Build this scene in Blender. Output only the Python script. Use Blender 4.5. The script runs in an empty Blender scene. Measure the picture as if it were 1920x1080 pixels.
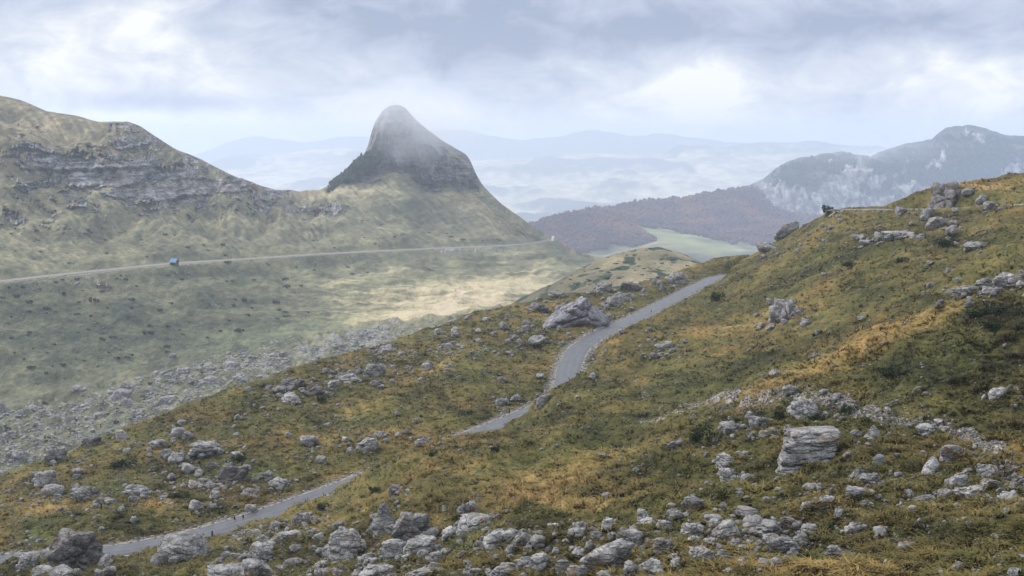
import bpy, bmesh, math, random
import numpy as np

# ------------------------------------------------------------------ camera, world, sun
sc = bpy.context.scene
COL = sc.collection
F = 2638.0                                   # focal length in photograph pixels (1920 wide)
TH = math.atan(290.0 / F)                    # downward pitch: horizon at photograph row 250
CT, ST = math.cos(TH), math.sin(TH)

cd = bpy.data.cameras.new("camera")
cam = bpy.data.objects.new("camera", cd)
COL.objects.link(cam)
cd.sensor_width = 36.0
cd.lens = 36.0 * F / 1920.0
cd.clip_start = 0.5
cd.clip_end = 40000.0
cam.location = (0, 0, 0)
cam.rotation_euler = (math.pi / 2 - TH, 0, 0)
sc.camera = cam

SUN_EL, SUN_AZ = math.radians(38), math.radians(-62)     # azimuth from +Y towards +X
sd = bpy.data.lights.new("sun", 'SUN')
sd.energy = 3.3
sd.angle = math.radians(6)
sd.color = (1.0, 0.955, 0.89)
sun = bpy.data.objects.new("sun", sd)
COL.objects.link(sun)
sun.rotation_euler = (math.pi / 2 - SUN_EL, 0, -SUN_AZ + math.pi)
sun.location = (-100, 0, 200)

sc.view_settings.view_transform = 'Standard'
sc.view_settings.look = 'None'
sc.view_settings.exposure = 0.0
sc.view_settings.gamma = 1.0
sc.render.engine = 'CYCLES'
cy = sc.cycles
cy.max_bounces = 6
cy.diffuse_bounces = 2
cy.glossy_bounces = 1
cy.transmission_bounces = 0
cy.volume_bounces = 3
cy.transparent_max_bounces = 4
cy.use_denoising = True
cy.caustics_reflective = False
cy.caustics_refractive = False
cy.use_adaptive_sampling = False
for k_, v_ in (("denoiser", 'OPENIMAGEDENOISE'), ("denoising_input_passes", 'RGB_ALBEDO_NORMAL'), ("denoising_prefilter", 'ACCURATE')):
    try:
        setattr(cy, k_, v_)
    except Exception:
        pass


# ------------------------------------------------------------------ node helper
class NT:
    def __init__(self, tree):
        self.t = tree
        tree.nodes.clear()

    def n(self, typ, **kw):
        nd = self.t.nodes.new(typ)
        for k, v in kw.items():
            setattr(nd, k, v)
        return nd

    def put(self, sock, val):
        if isinstance(val, bpy.types.NodeSocket):
            self.t.links.new(val, sock)
        elif val is not None:
            sock.default_value = val

    def m(self, op, a, b=None, c=None, clamp=False):
        nd = self.n('ShaderNodeMath', operation=op, use_clamp=clamp)
        for i, v in enumerate((a, b, c)):
            if v is not None:
                self.put(nd.inputs[i], v)
        return nd.outputs[0]

    def mix(self, f, a, b, blend='MIX'):
        nd = self.n('ShaderNodeMix', data_type='RGBA', blend_type=blend)
        self.put(nd.inputs['Factor'], f)
        for s, v in ((nd.inputs[6], a), (nd.inputs[7], b)):
            if isinstance(v, (tuple, list)) and len(v) == 3:
                v = (*v, 1)
            self.put(s, v)
        return nd.outputs[2]

    def noise(self, vec, scale, detail=4, rough=0.55, dist=0.0, ntype=None):
        nd = self.n('ShaderNodeTexNoise')
        if ntype:
            nd.noise_type = ntype
        self.put(nd.inputs['Vector'], vec)
        nd.inputs['Scale'].default_value = scale
        nd.inputs['Detail'].default_value = detail
        nd.inputs['Roughness'].default_value = rough
        nd.inputs['Distortion'].default_value = dist
        return nd.outputs['Fac']

    def ramp(self, f, stops):
        nd = self.n('ShaderNodeValToRGB')
        el = nd.color_ramp.elements
        while len(el) < len(stops):
            el.new(0.5)
        for e, (p, c) in zip(el, stops):
            e.position = p
            e.color = (*c, 1)
        self.put(nd.inputs[0], f)
        return nd.outputs[0]

    def maprange(self, v, a, b, c=0.0, d=1.0, smooth=False):
        nd = self.n('ShaderNodeMapRange')
        nd.clamp = True
        if smooth:
            nd.interpolation_type = 'SMOOTHSTEP'
        self.put(nd.inputs[0], v)
        for i, x in enumerate((a, b, c, d)):
            nd.inputs[i + 1].default_value = x
        return nd.outputs[0]

    def scalev(self, vec, s):
        nd = self.n('ShaderNodeMapping')
        self.put(nd.inputs[0], vec)
        nd.inputs['Scale'].default_value = s
        return nd.outputs[0]

    def attr(self, name):
        return self.n('ShaderNodeAttribute', attribute_name=name)


def material(name):
    m = bpy.data.materials.new(name)
    m.use_nodes = True
    g = NT(m.node_tree)
    out = g.n('ShaderNodeOutputMaterial')
    b = g.n('ShaderNodeBsdfPrincipled')
    b.inputs['Roughness'].default_value = 0.9
    b.inputs['Specular IOR Level'].default_value = 0.15
    g.t.links.new(b.outputs[0], out.inputs['Surface'])
    pos = g.n('ShaderNodeNewGeometry').outputs['Position']
    return m, g, b, pos


def bump(g, b, height, strength, dist):
    nd = g.n('ShaderNodeBump')
    nd.inputs['Strength'].default_value = strength
    nd.inputs['Distance'].default_value = dist
    g.put(nd.inputs['Height'], height)
    g.t.links.new(nd.outputs[0], b.inputs['Normal'])


# ------------------------------------------------------------------ sky
world = bpy.data.worlds.new("World")
sc.world = world
world.use_nodes = True
g = NT(world.node_tree)
wo = g.n('ShaderNodeOutputWorld')
bg = g.n('ShaderNodeBackground')
bg.inputs['Strength'].default_value = 0.1
g.t.links.new(bg.outputs[0], wo.inputs[0])
sky = g.n('ShaderNodeTexSky', sky_type='NISHITA')
sky.sun_disc = False
sky.sun_elevation = SUN_EL
sky.sun_rotation = SUN_AZ
sky.altitude = 1900
tc = g.n('ShaderNodeTexCoord').outputs['Generated']
sep = g.n('ShaderNodeSeparateXYZ')
g.put(sep.inputs[0], tc)
dx, dy, dz = sep.outputs
den = g.m('MAXIMUM', g.m('ABSOLUTE', dy), 0.08)
su, sw = g.m('DIVIDE', dx, den), g.m('DIVIDE', dz, den)
v1 = g.scalev(tc, (1.0, 1.0, 1.9))
na = g.noise(v1, 7.0, 5, 0.52, 0.35)
nb = g.noise(v1, 19.0, 7, 0.6, 0.6)
nc_ = g.noise(g.scalev(tc, (1.0, 1.0, 1.3)), 3.0, 3, 0.5, 0.2)


def sgauss(px, py, sx, sy, amp):
    u0, w0 = (px - 960) / F, (250 - py) / F
    a = g.m('DIVIDE', g.m('SUBTRACT', su, u0), sx / F)
    c = g.m('DIVIDE', g.m('SUBTRACT', sw, w0), sy / F)
    d = g.m('ADD', g.m('MULTIPLY', a, a), g.m('MULTIPLY', c, c))
    return g.m('MULTIPLY', g.m('EXPONENT', g.m('MULTIPLY', d, -1.0)), amp)


tone = g.m('ADD', g.m('MULTIPLY', g.m('SUBTRACT', na, 0.5), 1.35), 0.46)
tone = g.m('ADD', tone, g.m('MULTIPLY', g.m('SUBTRACT', nb, 0.5), 1.15))
tone = g.m('ADD', tone, g.m('MULTIPLY', g.m('SUBTRACT', nc_, 0.5), 0.5))
for q in ((1290, 175, 130, 70, 0.50), (1830, 165, 130, 80, 0.42), (830, 215, 60, 22, 0.35), (1560, 150, 150, 60, 0.16),
          (90, 130, 130, 90, 0.30), (330, 232, 260, 26, 0.55), (290, 192, 200, 17, -0.34), (250, 60, 120, 60, 0.18),
          (850, 55, 360, 75, -0.26), (1250, 45, 320, 60, -0.32), (1760, 55, 220, 55, -0.30), (560, 130, 120, 80, -0.02),
          (1010, 190, 160, 60, 0.12), (1480, 120, 110, 50, -0.12), (960, 275, 1400, 50, 0.22)):
    tone = g.m('ADD', tone, sgauss(*q))
high = g.maprange(dz, 0.12, 0.6, 0.0, 0.18)
tone = g.m('ADD', tone, high)
cl = g.ramp(tone, [(0.04, (0.39, 0.45, 0.61)), (0.40, (0.60, 0.66, 0.81)), (0.66, (0.78, 0.82, 0.91)), (0.92, (1.05, 1.05, 1.05))])
cl10 = g.n('ShaderNodeVectorMath', operation='SCALE')
g.put(cl10.inputs[0], cl)
g.put(cl10.inputs['Scale'], g.maprange(dz, 0.11, 0.5, 10.0, 16.0, True))
g.put(bg.inputs['Color'], g.mix(0.93, sky.outputs[0], cl10.outputs[0]))


# ------------------------------------------------------------------ maths
def ray(px, py):
    a = (np.asarray(px, float) - 960) / F
    b = (540 - np.asarray(py, float)) / F
    y = CT + b * ST
    return a / y, (-ST + b * CT) / y


def proj(u, w):
    f = CT - w * ST
    return 960 + F * u / f, 540 - F * (ST + w * CT) / f


def ss(x, a, b):
    t = np.clip((x - a) / (b - a), 0, 1)
    return t * t * (3 - 2 * t)


def _hash(*k):
    n = np.uint32(0)
    for c, v in zip((374761393, 668265263, 2147483647 - 58, 1442695041), k):
        n = n + (np.asarray(v).astype(np.int64) & 0xffffffff).astype(np.uint32) * np.uint32(c)
    n = (n ^ (n >> np.uint32(13))) * np.uint32(1274126177)
    n = (n ^ (n >> np.uint32(15))) * np.uint32(2246822519)
    return n ^ (n >> np.uint32(16))


_ga = np.arange(256) * (2 * math.pi / 256)
_GX, _GY = np.cos(_ga).astype(np.float32), np.sin(_ga).astype(np.float32)


def perlin(x, y, seed=0):
    x = np.asarray(x, np.float64); y = np.asarray(y, np.float64)
    xi = np.floor(x); yi = np.floor(y)
    xf = (x - xi).astype(np.float32); yf = (y - yi).astype(np.float32)
    xi = xi.astype(np.int64); yi = yi.astype(np.int64)
    u = xf * xf * xf * (xf * (xf * 6 - 15) + 10)
    v = yf * yf * yf * (yf * (yf * 6 - 15) + 10)

    def gr(ix, iy, fx, fy):
        h = _hash(ix, iy, seed + 0 * ix) & np.uint32(255)
        return _GX[h] * fx + _GY[h] * fy
    a = gr(xi, yi, xf, yf); b = gr(xi + 1, yi, xf - 1, yf)
    c = gr(xi, yi + 1, xf, yf - 1); d = gr(xi + 1, yi + 1, xf - 1, yf - 1)
    return (a + u * (b - a) + v * ((c + u * (d - c)) - (a + u * (b - a)))) * 1.5


def fbm(x, y, o=4, seed=0, gain=0.5, ridge=False):
    s = 0.0; a = 1.0; tot = 0.0; f = 1.0
    for i in range(o):
        p = perlin(x * f + 17.3 * i, y * f - 9.1 * i, seed + 13 * i)
        s = s + a * ((1 - 2 * np.abs(p)) if ridge else p)
        tot += a; a *= gain; f *= 2.03
    return s / tot


_g3 = np.random.RandomState(5).normal(size=(256, 3)); _g3 /= np.linalg.norm(_g3, axis=1)[:, None]


def perlin3(p, seed=0):
    i = np.floor(p); f = p - i; i = i.astype(np.int64)
    w = f * f * f * (f * (f * 6 - 15) + 10)
    r = 0
    for a in (0, 1):
        for b in (0, 1):
            for c in (0, 1):
                h = _hash(i[:, 0] + a, i[:, 1] + b, i[:, 2] + c, seed + 0 * i[:, 0]) & np.uint32(255)
                d = (_g3[h] * (f - (a, b, c))).sum(1)
                r = r + d * (w[:, 0] if a else 1 - w[:, 0]) * (w[:, 1] if b else 1 - w[:, 1]) * (w[:, 2] if c else 1 - w[:, 2])
    return r * 1.5


def fbm3(p, o=4, seed=0, gain=0.5):
    s = 0; a = 1.0; tot = 0
    for k in range(o):
        s = s + a * perlin3(p * (2.03 ** k) + 7.7 * k, seed + k); tot += a; a *= gain
    return s / tot


def gsmooth(A, s, axis):
    if s <= 0:
        return A
    r = int(3 * s + 1)
    k = np.exp(-0.5 * (np.arange(-r, r + 1) / s) ** 2); k /= k.sum()
    A = np.moveaxis(A, axis, 0)
    n = A.shape[0]
    P = np.concatenate([np.repeat(A[:1], r, 0), A, np.repeat(A[-1:], r, 0)])
    out = sum(k[j] * P[j:j + n] for j in range(2 * r + 1))
    return np.moveaxis(out, 0, axis)


def farther(curves, k):
    return [[(c[0], None, c[2] * k, c[3] * k) if c[1] is None else (c[0], c[1], c[2] * k) for c in cv] for cv in curves]


class Layer:
    """A stretch of terrain: curves given near to far as (column, row, distance) or (column, None, distance, height)."""
    def __init__(s, curves, px0, px1, nc, rows, su=4, st=9):
        s.u = np.linspace(ray(px0, 500)[0], ray(px1, 500)[0], nc)
        Ys, Zs = [], []
        for cv in curves:
            U, Y, Z = [], [], []
            for c in cv:
                if c[1] is None:
                    uu = ray(c[0], 500)[0]; z = c[3]
                else:
                    uu, w = ray(c[0], c[1]); z = w * c[2]
                U.append(uu); Y.append(c[2]); Z.append(z / c[2])
            Y = np.interp(s.u, U, Y); W = np.interp(s.u, U, Z)
            Ys.append(gsmooth(Y, su, 0)); Zs.append(gsmooth(W, su, 0) * Ys[-1])
        t = np.concatenate([k + np.arange(r) / r for k, r in enumerate(rows)] + [[len(rows)]])
        k = np.minimum(t.astype(int), len(rows) - 1); f = (t - k)[:, None]
        Ys, Zs = np.array(Ys), np.array(Zs)
        s.Y = gsmooth(Ys[k] * (1 - f) + Ys[k + 1] * f, st, 0)
        s.Z = gsmooth(Zs[k] * (1 - f) + Zs[k + 1] * f, st, 0)
        s.t = np.repeat(t[:, None], nc, 1)
        s.U = np.repeat(s.u[None], len(t), 0)
        s.px, s.py = proj(s.U, s.Z / s.Y)

    @property
    def X(s):
        return s.U * s.Y

    def freeze(s):
        s.W = s.Z / s.Y
        s.acc = np.maximum.accumulate(s.W, 0)

    def hit(s, px, py):
        """Points of the surface seen at the given columns and rows: x, y, z, row, column (nan where missed)."""
        u, w = ray(np.atleast_1d(px), np.atleast_1d(py))
        c = np.clip(np.rint((u - s.u[0]) / (s.u[1] - s.u[0])).astype(int), 0, len(s.u) - 1)
        A = s.acc[:, c]
        j = (A >= w[None]).argmax(0)
        ok = (A[-1] >= w) & (j > 0)
        y = s.Y[j, c]
        j0 = np.maximum(j - 1, 0)
        w0, w1 = s.W[j0, c], s.W[j, c]
        f = np.clip((w - w0) / np.maximum(w1 - w0, 1e-9), 0, 1)
        y = s.Y[j0, c] * (1 - f) + y * f
        return np.where(ok, u * y, np.nan), y, w * y, j, c

    def blob(s, px, py, sx, sy, ang=0.0):
        a = math.radians(ang)
        x = s.px - px; y = s.py - py
        p = (x * math.cos(a) + y * math.sin(a)) / sx
        q = (-x * math.sin(a) + y * math.cos(a)) / sy
        return np.exp(-np.minimum(p * p + q * q, 40))


def mesh_from(name, V, Fc, mats, attrs=None, smooth=True, mat_idx=None):
    V = np.ascontiguousarray(V, np.float32); Fc = np.ascontiguousarray(Fc, np.int32)
    me = bpy.data.meshes.new(name)
    me.vertices.add(len(V)); me.vertices.foreach_set('co', V.ravel())
    k = Fc.shape[1]
    me.loops.add(Fc.size); me.loops.foreach_set('vertex_index', Fc.ravel())
    me.polygons.add(len(Fc))
    me.polygons.foreach_set('loop_start', np.arange(0, Fc.size, k, dtype=np.int32))
    me.polygons.foreach_set('use_smooth', np.full(len(Fc), smooth))
    for m in mats:
        me.materials.append(m)
    if mat_idx is not None:
        me.polygons.foreach_set('material_index', np.ascontiguousarray(mat_idx, np.int32))
    for a, v in (attrs or {}).items():
        at = me.attributes.new(a, 'FLOAT', 'POINT')
        at.data.foreach_set('value', np.ascontiguousarray(v, np.float32).ravel())
    me.update(calc_edges=True)
    return me


def link(name, me, kind=None, label=None, cat=None, group=None, parent=None):
    o = bpy.data.objects.new(name, me)
    COL.objects.link(o)
    for k, v in (('kind', kind), ('label', label), ('category', cat), ('group', group)):
        if v:
            o[k] = v
    if parent:
        o.parent = parent
    return o


def grid_faces(nr, nc):
    i = np.arange(nr * nc).reshape(nr, nc)
    return np.stack([i[:-1, :-1], i[:-1, 1:], i[1:, 1:], i[1:, :-1]], -1).reshape(-1, 4)


def layer_object(name, L, mat, attrs, label, cat, sel=None):
    V = np.stack([L.X, L.Y, L.Z], -1).reshape(-1, 3)
    fc = grid_faces(*L.Y.shape)
    at = {k: np.asarray(v).ravel() for k, v in attrs.items()}
    if sel is not None:
        fc = fc[sel.ravel()[fc[:, 0]]]
        used = np.zeros(len(V), bool); used[fc.ravel()] = True
        idx = np.cumsum(used) - 1
        V, fc = V[used], idx[fc]
        at = {k: v[used] for k, v in at.items()}
    return link(name, mesh_from(name, V, fc, [mat], at), 'structure', label, cat)


# ------------------------------------------------------------------ near hillside
ROAD = [(-140, 1054, 137), (0, 1051, 138), (150, 1043, 140), (260, 1029, 143), (400, 998, 149), (540, 951, 159), (660, 908, 169),
        (780, 858, 182), (880, 818, 195), (930, 799, 201), (985, 775, 212), (1040, 755, 222), (1058, 735, 230), (1063, 715, 239),
        (1066, 690, 252), (1082, 655, 273), (1120, 627, 295), (1200, 592, 326), (1300, 541, 383), (1345, 519, 415), (1400, 512, 440), (1500, 505, 470)]
C = [
    [(-200, None, 4, -5), (2100, None, 4, -3.5)],
    [(-200, 1210, 112), (0, 1200, 110), (480, 1200, 88), (960, 1200, 66), (1440, 1200, 56), (1920, 1200, 48), (2120, 1200, 46)],
    [(-200, 1085, 126), (0, 1080, 128), (400, 1080, 113), (700, 1080, 95), (960, 1080, 80), (1440, 1080, 70), (1920, 1080, 62), (2120, 1080, 60)],
    [(-200, 1074, 130), (0, 1070, 131), (400, 1032, 135), (700, 985, 115), (960, 970, 100), (1300, 940, 92), (1520, 905, 90), (1920, 850, 86), (2120, 820, 84)],
    [(-200, 1066, 132), (0, 1063, 133), (260, 1041, 137), (400, 1011, 142), (540, 962, 152), (640, 915, 163), (665, 896, 162), (700, 872, 161),
     (760, 844, 160), (820, 823, 160), (880, 809, 160), (930, 803, 160), (973, 798, 160), (1107, 787, 152), (1280, 768, 140), (1460, 697, 135),
     (1613, 647, 132), (1780, 587, 130), (1920, 545, 128), (2120, 500, 126)],
    [(-200, 1061, 134.5), (0, 1057, 135.6), (260, 1035, 140), (400, 1005, 145.6), (540, 957, 155.5), (640, 918, 164.8), (700, 900, 168), (760, 876, 170), (880, 832, 178),
     (930, 817, 181), (965, 803, 186), (1000, 764, 196), (1040, 739, 190), (1090, 717, 195), (1187, 697, 212), (1280, 660, 222), (1400, 630, 230),
     (1540, 583, 225), (1680, 513, 220), (1847, 457, 215), (1920, 437, 212), (2120, 400, 210)],
    [*ROAD[:-2], (1368, 502, 412), (1420, 478, 415), (1500, 426, 400), (1560, 396, 365), (1700, 396, 325), (1920, 384, 290), (2120, 376, 280)],
    [(-200, 960, 195), (0, 886, 205), (120, 846, 215), (300, 767, 238), (500, 697, 262), (700, 642, 300), (900, 577, 350), (1050, 547, 378), (1180, 537, 405), (1300, 497, 455),
     (1345, 481, 470), (1400, 476, 460), (1430, 478, 450), (1500, 432, 430), (1570, 394, 385), (1650, 378, 350), (1700, 364, 342), (1760, 347, 337), (1850, 332, 332), (1920, 323, 330), (2120, 300, 330)],
    [(-200, None, 240, -80), (300, None, 270, -72), (900, None, 385, -70), (1300, None, 490, -75), (1920, None, 370, -40), (2120, None, 370, -40)],
    [(-200, None, 430, -170), (1000, None, 520, -170), (1920, None, 560, -170), (2120, None, 560, -170)],
]
HILL = Layer(C, -520, 2720, 1620, [14, 24, 130, 210, 120, 240, 250, 40, 24], su=5, st=7)
H = HILL
X, Y = H.X, H.Y
nf = ss(Y, 40, 70)
hum = fbm(X / 17, Y / 21, 3, 3) * 1.8
hum += fbm((X + 0.25 * Y) / 3.4, Y / 9.0, 3, 8) * 1.0
hum += fbm(X / 1.5, Y / 2.1, 2, 21) * 0.26
hum += np.abs(perlin(X / 0.75, Y / 0.95, 33)) * 0.22
far_edge = 1 - 0.45 * ss(H.t, 5.6, 6.6)
crest = 1 - 0.55 * np.exp(-((H.t - 4.0) / 0.25) ** 2) * (H.px < 1100)
H.Z = H.Z + hum * nf * far_edge * crest

# road centre line, metre by metre
rp = np.array([[*(lambda q: (q[0] * y, y, q[1] * y))(ray(a, b))] for a, b, y in ROAD], float)
sl = np.concatenate([[0], np.cumsum(np.linalg.norm(np.diff(rp, axis=0), axis=1))])
sv = np.arange(0, sl[-1], 1.0)
RC = np.stack([gsmooth(np.interp(sv, sl, rp[:, i]), 4 if i < 2 else 8, 0) for i in range(3)], 1)


def line_distance(P, line, chunk=60000):
    D = np.empty(len(P)); I = np.empty(len(P), int)
    for a in range(0, len(P), chunk):
        q = P[a:a + chunk]
        d = (q[:, None, 0] - line[None, :, 0]) ** 2 + (q[:, None, 1] - line[None, :, 1]) ** 2
        I[a:a + chunk] = d.argmin(1); D[a:a + chunk] = np.sqrt(d.min(1))
    return D, I


# upper gravel road on the right of the hill
UR = [(1570, 393, 362), (1640, 393, 342), (1720, 393, 326), (1800, 390, 312), (1920, 383, 294), (2080, 377, 284)]
ur = np.array([[*(lambda q: (q[0] * y, y, q[1] * y))(ray(a, b))] for a, b, y in UR], float)
sl2 = np.concatenate([[0], np.cumsum(np.linalg.norm(np.diff(ur, axis=0), axis=1))])
sv2 = np.arange(0, sl2[-1], 1.0)
UC = np.stack([gsmooth(np.interp(sv2, sl2, ur[:, i]), 6, 0) for i in range(3)], 1)

Pxy = np.stack([H.X.ravel(), H.Y.ravel()], 1)
near = (np.abs(H.t - 6.0) < 1.35).ravel()
Dr = np.full(len(Pxy), 99.0); Ir = np.zeros(len(Pxy), int)
Dr[near], Ir[near] = line_distance(Pxy[near], RC[::2])
Zf = H.Z.ravel().copy()
k = 1 - ss(Dr, 3.1, 7.0)
Zf = Zf * (1 - k) + (RC[::2, 2][Ir] - 0.11) * k
right = near & (H.px.ravel() > 1430)
Du = np.full(len(Pxy), 99.0); Iu = np.zeros(len(Pxy), int)
Du[right], Iu[right] = line_distance(Pxy[right], UC[::2])
k = (1 - ss(Du, 3.4, 8.0)) * ss(H.px.ravel(), 1570, 1625)
Zf = Zf * (1 - k) + (UC[::2, 2][Iu] - 0.14) * k
H.Z = Zf.reshape(H.Z.shape)
H.freeze()
H.Dr = Dr.reshape(H.Z.shape)
H.Du = Du.reshape(H.Z.shape)

# tone of the grass (0 dark olive .. 1 straw, shade of hollows painted in), freshness, stony soil
X, Y = H.X, H.Y
tone = 0.45 + 0.30 * fbm(X / 30, Y / 45, 3, 40) + 0.42 * fbm((X + 0.2 * Y) / 5, Y / 12, 4, 44) + 0.24 * fbm(X / 1.4, Y / 2.6, 3, 47) + .10 * perlin((X + .3 * Y) / 1.1, Y / 9, 48)
for q in ((1600, 660, 190, 20, -21, .50), (1800, 590, 110, 18, -20, .32), (1040, 890, 150, 34, -18, .34), (1090, 955, 140, 22, 5, .34), (1330, 622, 70, 14, -15, .35),
          (820, 690, 150, 12, -30, .26), (90, 950, 70, 20, 0, .42), (275, 945, 40, 12, 0, .35), (700, 960, 30, 40, -60, .1), (820, 990, 22, 22, 0, .4),
          (1560, 1072, 150, 14, 0, .35), (1500, 560, 120, 18, -30, .10), (1250, 520, 80, 14, -25, .15), (420, 745, 90, 9, -28, .25), (1850, 350, 90, 16, 0, .22),
          (1780, 690, 150, 50, -10, -.22), (1680, 700, 60, 16, 0, -.25), (1860, 605, 80, 18, 0, -.3), (1150, 800, 80, 16, -15, -.15), (1500, 1010, 90, 20, 0, -.1),  # negative blobs paint the shade of dark hollows
          (1700, 460, 200, 22, -10, -.10), (1400, 690, 120, 18, -15, -.12), (740, 870, 80, 14, -25, -.12), (1550, 520, 90, 25, -20, -.10)):
    tone = tone + (1.45 if q[5] < 0 else 1.15) * q[5] * H.blob(*q[:5])
fresh = 0.28 + 0.6 * fbm(X / 14, Y / 20, 3, 60)
for q in ((480, 880, 70, 12, 0, .7), (70, 1000, 26, 26, 0, .8), (1140, 800, 70, 16, -10, .4), (690, 1058, 70, 10, 0, .7), (1480, 1030, 60, 12, 0, .5), (1790, 690, 140, 40, 0, .25),
          (220, 910, 40, 10, 0, .5), (880, 1030, 40, 14, 0, .4), (1330, 800, 30, 18, 0, .5)):
    fresh = fresh + q[5] * H.blob(*q[:5])
fresh = np.clip(fresh, 0, 1)
stony = 0.75 * (1 - ss(H.Dr, 2.6, 4.2)) + 0.9 * (1 - ss(H.Du, 2.4, 4.2))
stn = fbm(X / 1.3, Y / 2.2, 3, 70)
for q in ((1690, 775, 70, 12, 10, .9), (1790, 820, 60, 14, 25, .9), (1880, 880, 60, 18, 30, .9), (1560, 745, 120, 10, 5, .5), (1330, 755, 110, 9, -8, .7), (470, 1000, 60, 12, -20, .9),
          (1240, 785, 90, 7, -8, .7), (1200, 735, 40, 14, 40, .6), (1000, 1030, 500, 40, 0, .40), (620, 925, 30, 12, -20, .8), (1650, 970, 260, 50, -8, .30), (600, 1040, 140, 40, 0, .3),
          (260, 890, 260, 60, -20, .18), (1100, 590, 260, 50, -20, .14)):
    stony = stony + q[5] * H.blob(*q[:5]) * ss(stn, -0.35, 0.35)
for (ax_, ay_), (bx_, by_) in zip([(1290, 760), (1440, 752), (1560, 744), (1650, 763), (1720, 783), (1790, 815), (1850, 850)], [(1440, 752), (1560, 744), (1650, 763), (1720, 783), (1790, 815), (1850, 850), (1930, 905)]):
    for f_ in (0, .25, .5, .75):
        stony = stony + .8 * H.blob(ax_ + f_ * (bx_ - ax_), ay_ + f_ * (by_ - ay_), 28, 8, 18) * ss(stn, -0.6, 0.2)
stony = np.clip(stony, 0, 1)
H.tone, H.fresh, H.stony = np.clip(tone, 0, 1), fresh, stony

GRASS_RAMP = [(0.0, (0.013, 0.012, 0.005)), (0.25, (0.042, 0.036, 0.011)), (0.5, (0.096, 0.075, 0.025)), (0.72, (0.172, 0.112, 0.037)), (1.0, (0.33, 0.198, 0.072))]


def grass_nodes(g, tone, fresh):
    c = g.ramp(tone, GRASS_RAMP)
    f = g.ramp(tone, [(0.0, (0.015, 0.019, 0.006)), (0.5, (0.085, 0.096, 0.026)), (1.0, (0.21, 0.205, 0.062))])
    return g.mix(fresh, c, f)


m_hill, g, b, pos = material("grassy_hillside")
t = g.attr("tone").outputs['Fac']
n1 = g.noise(pos, 2.2, 4, 0.6)
n2 = g.noise(pos, 0.35, 3, 0.5)
t2 = g.m('ADD', t, g.m('ADD', g.m('MULTIPLY', g.m('SUBTRACT', n1, 0.5), 0.75), g.m('MULTIPLY', g.m('SUBTRACT', n2, 0.5), 0.25)))
gc = grass_nodes(g, t2, g.attr("fresh").outputs['Fac'])
n3 = g.noise(pos, 3.5, 3, 0.6)
stone = g.ramp(n3, [(0.3, (0.10, 0.075, 0.05)), (0.5, (0.24, 0.21, 0.17)), (0.65, (0.38, 0.36, 0.33))])
sf = g.m('ADD', g.attr("stony").outputs['Fac'], g.m('MULTIPLY', g.m('SUBTRACT', n1, 0.5), 1.2))
g.put(b.inputs['Base Color'], g.mix(g.maprange(sf, 0.4, 0.75), gc, stone))
bump(g, b, n1, 0.9, 0.25)
layer_object("hillside", H, m_hill, {'tone': H.tone, 'fresh': H.fresh, 'stony': H.stony},
             "steep olive and straw brown grassy hillside crossed by the asphalt road", "hillside")


# ------------------------------------------------------------------ roads
def ribbon(line, offs, dz):
    T = np.gradient(line[:, :2], axis=0); T /= np.linalg.norm(T, axis=1)[:, None]
    N = np.stack([T[:, 1], -T[:, 0]], 1)                       # right-hand side
    V = []
    for o, z in zip(offs, dz):
        V.append(np.stack([line[:, 0] + N[:, 0] * o, line[:, 1] + N[:, 1] * o, line[:, 2] + z], 1))
    V = np.stack(V, 1)
    return V.reshape(-1, 3), grid_faces(len(line), len(offs))[:, ::-1], np.repeat(np.array(offs)[None], len(line), 0).ravel()


m_asph, g, b, pos = material("worn_asphalt")
ac = g.attr("across").outputs['Fac']
aa = g.m('ABSOLUTE', ac)
wear = g.noise(g.scalev(pos, (1, 0.35, 1)), 0.9, 4, 0.6)
fine = g.noise(pos, 9, 2, 0.6)
c = g.ramp(g.m('ADD', wear, g.m('MULTIPLY', fine, 0.25)), [(0.35, (0.034, 0.034, 0.037)), (0.6, (0.052, 0.052, 0.056)), (0.85, (0.078, 0.078, 0.083))])
track_sheen = g.m('MULTIPLY', g.m('ADD', g.maprange(aa, 0.0, 0.55, .75, 0, True), g.m('MULTIPLY', g.maprange(g.m('ABSOLUTE', g.m('SUBTRACT', aa, 1.15)), 0.0, 0.5, .5, 0, True), 1.0)), g.maprange(wear, .3, .6, .2, .45))  # worn wheel tracks, plus a centre sheen painted as lighter colour
c = g.mix(track_sheen, c, (0.135, 0.135, 0.14))
c = g.mix(g.maprange(g.m('ADD', aa, g.m('MULTIPLY', wear, 0.5)), 1.9, 2.3, 0, 0.8), c, (0.045, 0.045, 0.047))
crackv = g.n('ShaderNodeTexVoronoi', feature='DISTANCE_TO_EDGE')
g.put(crackv.inputs['Vector'], g.scalev(pos, (1, 0.6, 1)))
crackv.inputs['Scale'].default_value = 0.22
c = g.mix(g.m('MULTIPLY', g.maprange(crackv.outputs['Distance'], 0.0, 0.015, 1, 0), 0.5), c, (0.04, 0.04, 0.042))
g.put(b.inputs['Base Color'], c)
b.inputs['Roughness'].default_value = 0.42
b.inputs['Specular IOR Level'].default_value = 0.5
bump(g, b, fine, 0.25, 0.03)

m_verge, g, b, pos = material("limestone_gravel")
n = g.noise(pos, 2.6, 4, 0.7)
g.put(b.inputs['Base Color'], g.ramp(n, [(0.3, (0.09, 0.075, 0.055)), (0.48, (0.24, 0.215, 0.175)), (0.7, (0.40, 0.37, 0.33))]))
bump(g, b, n, 1.0, 0.2)

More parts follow.
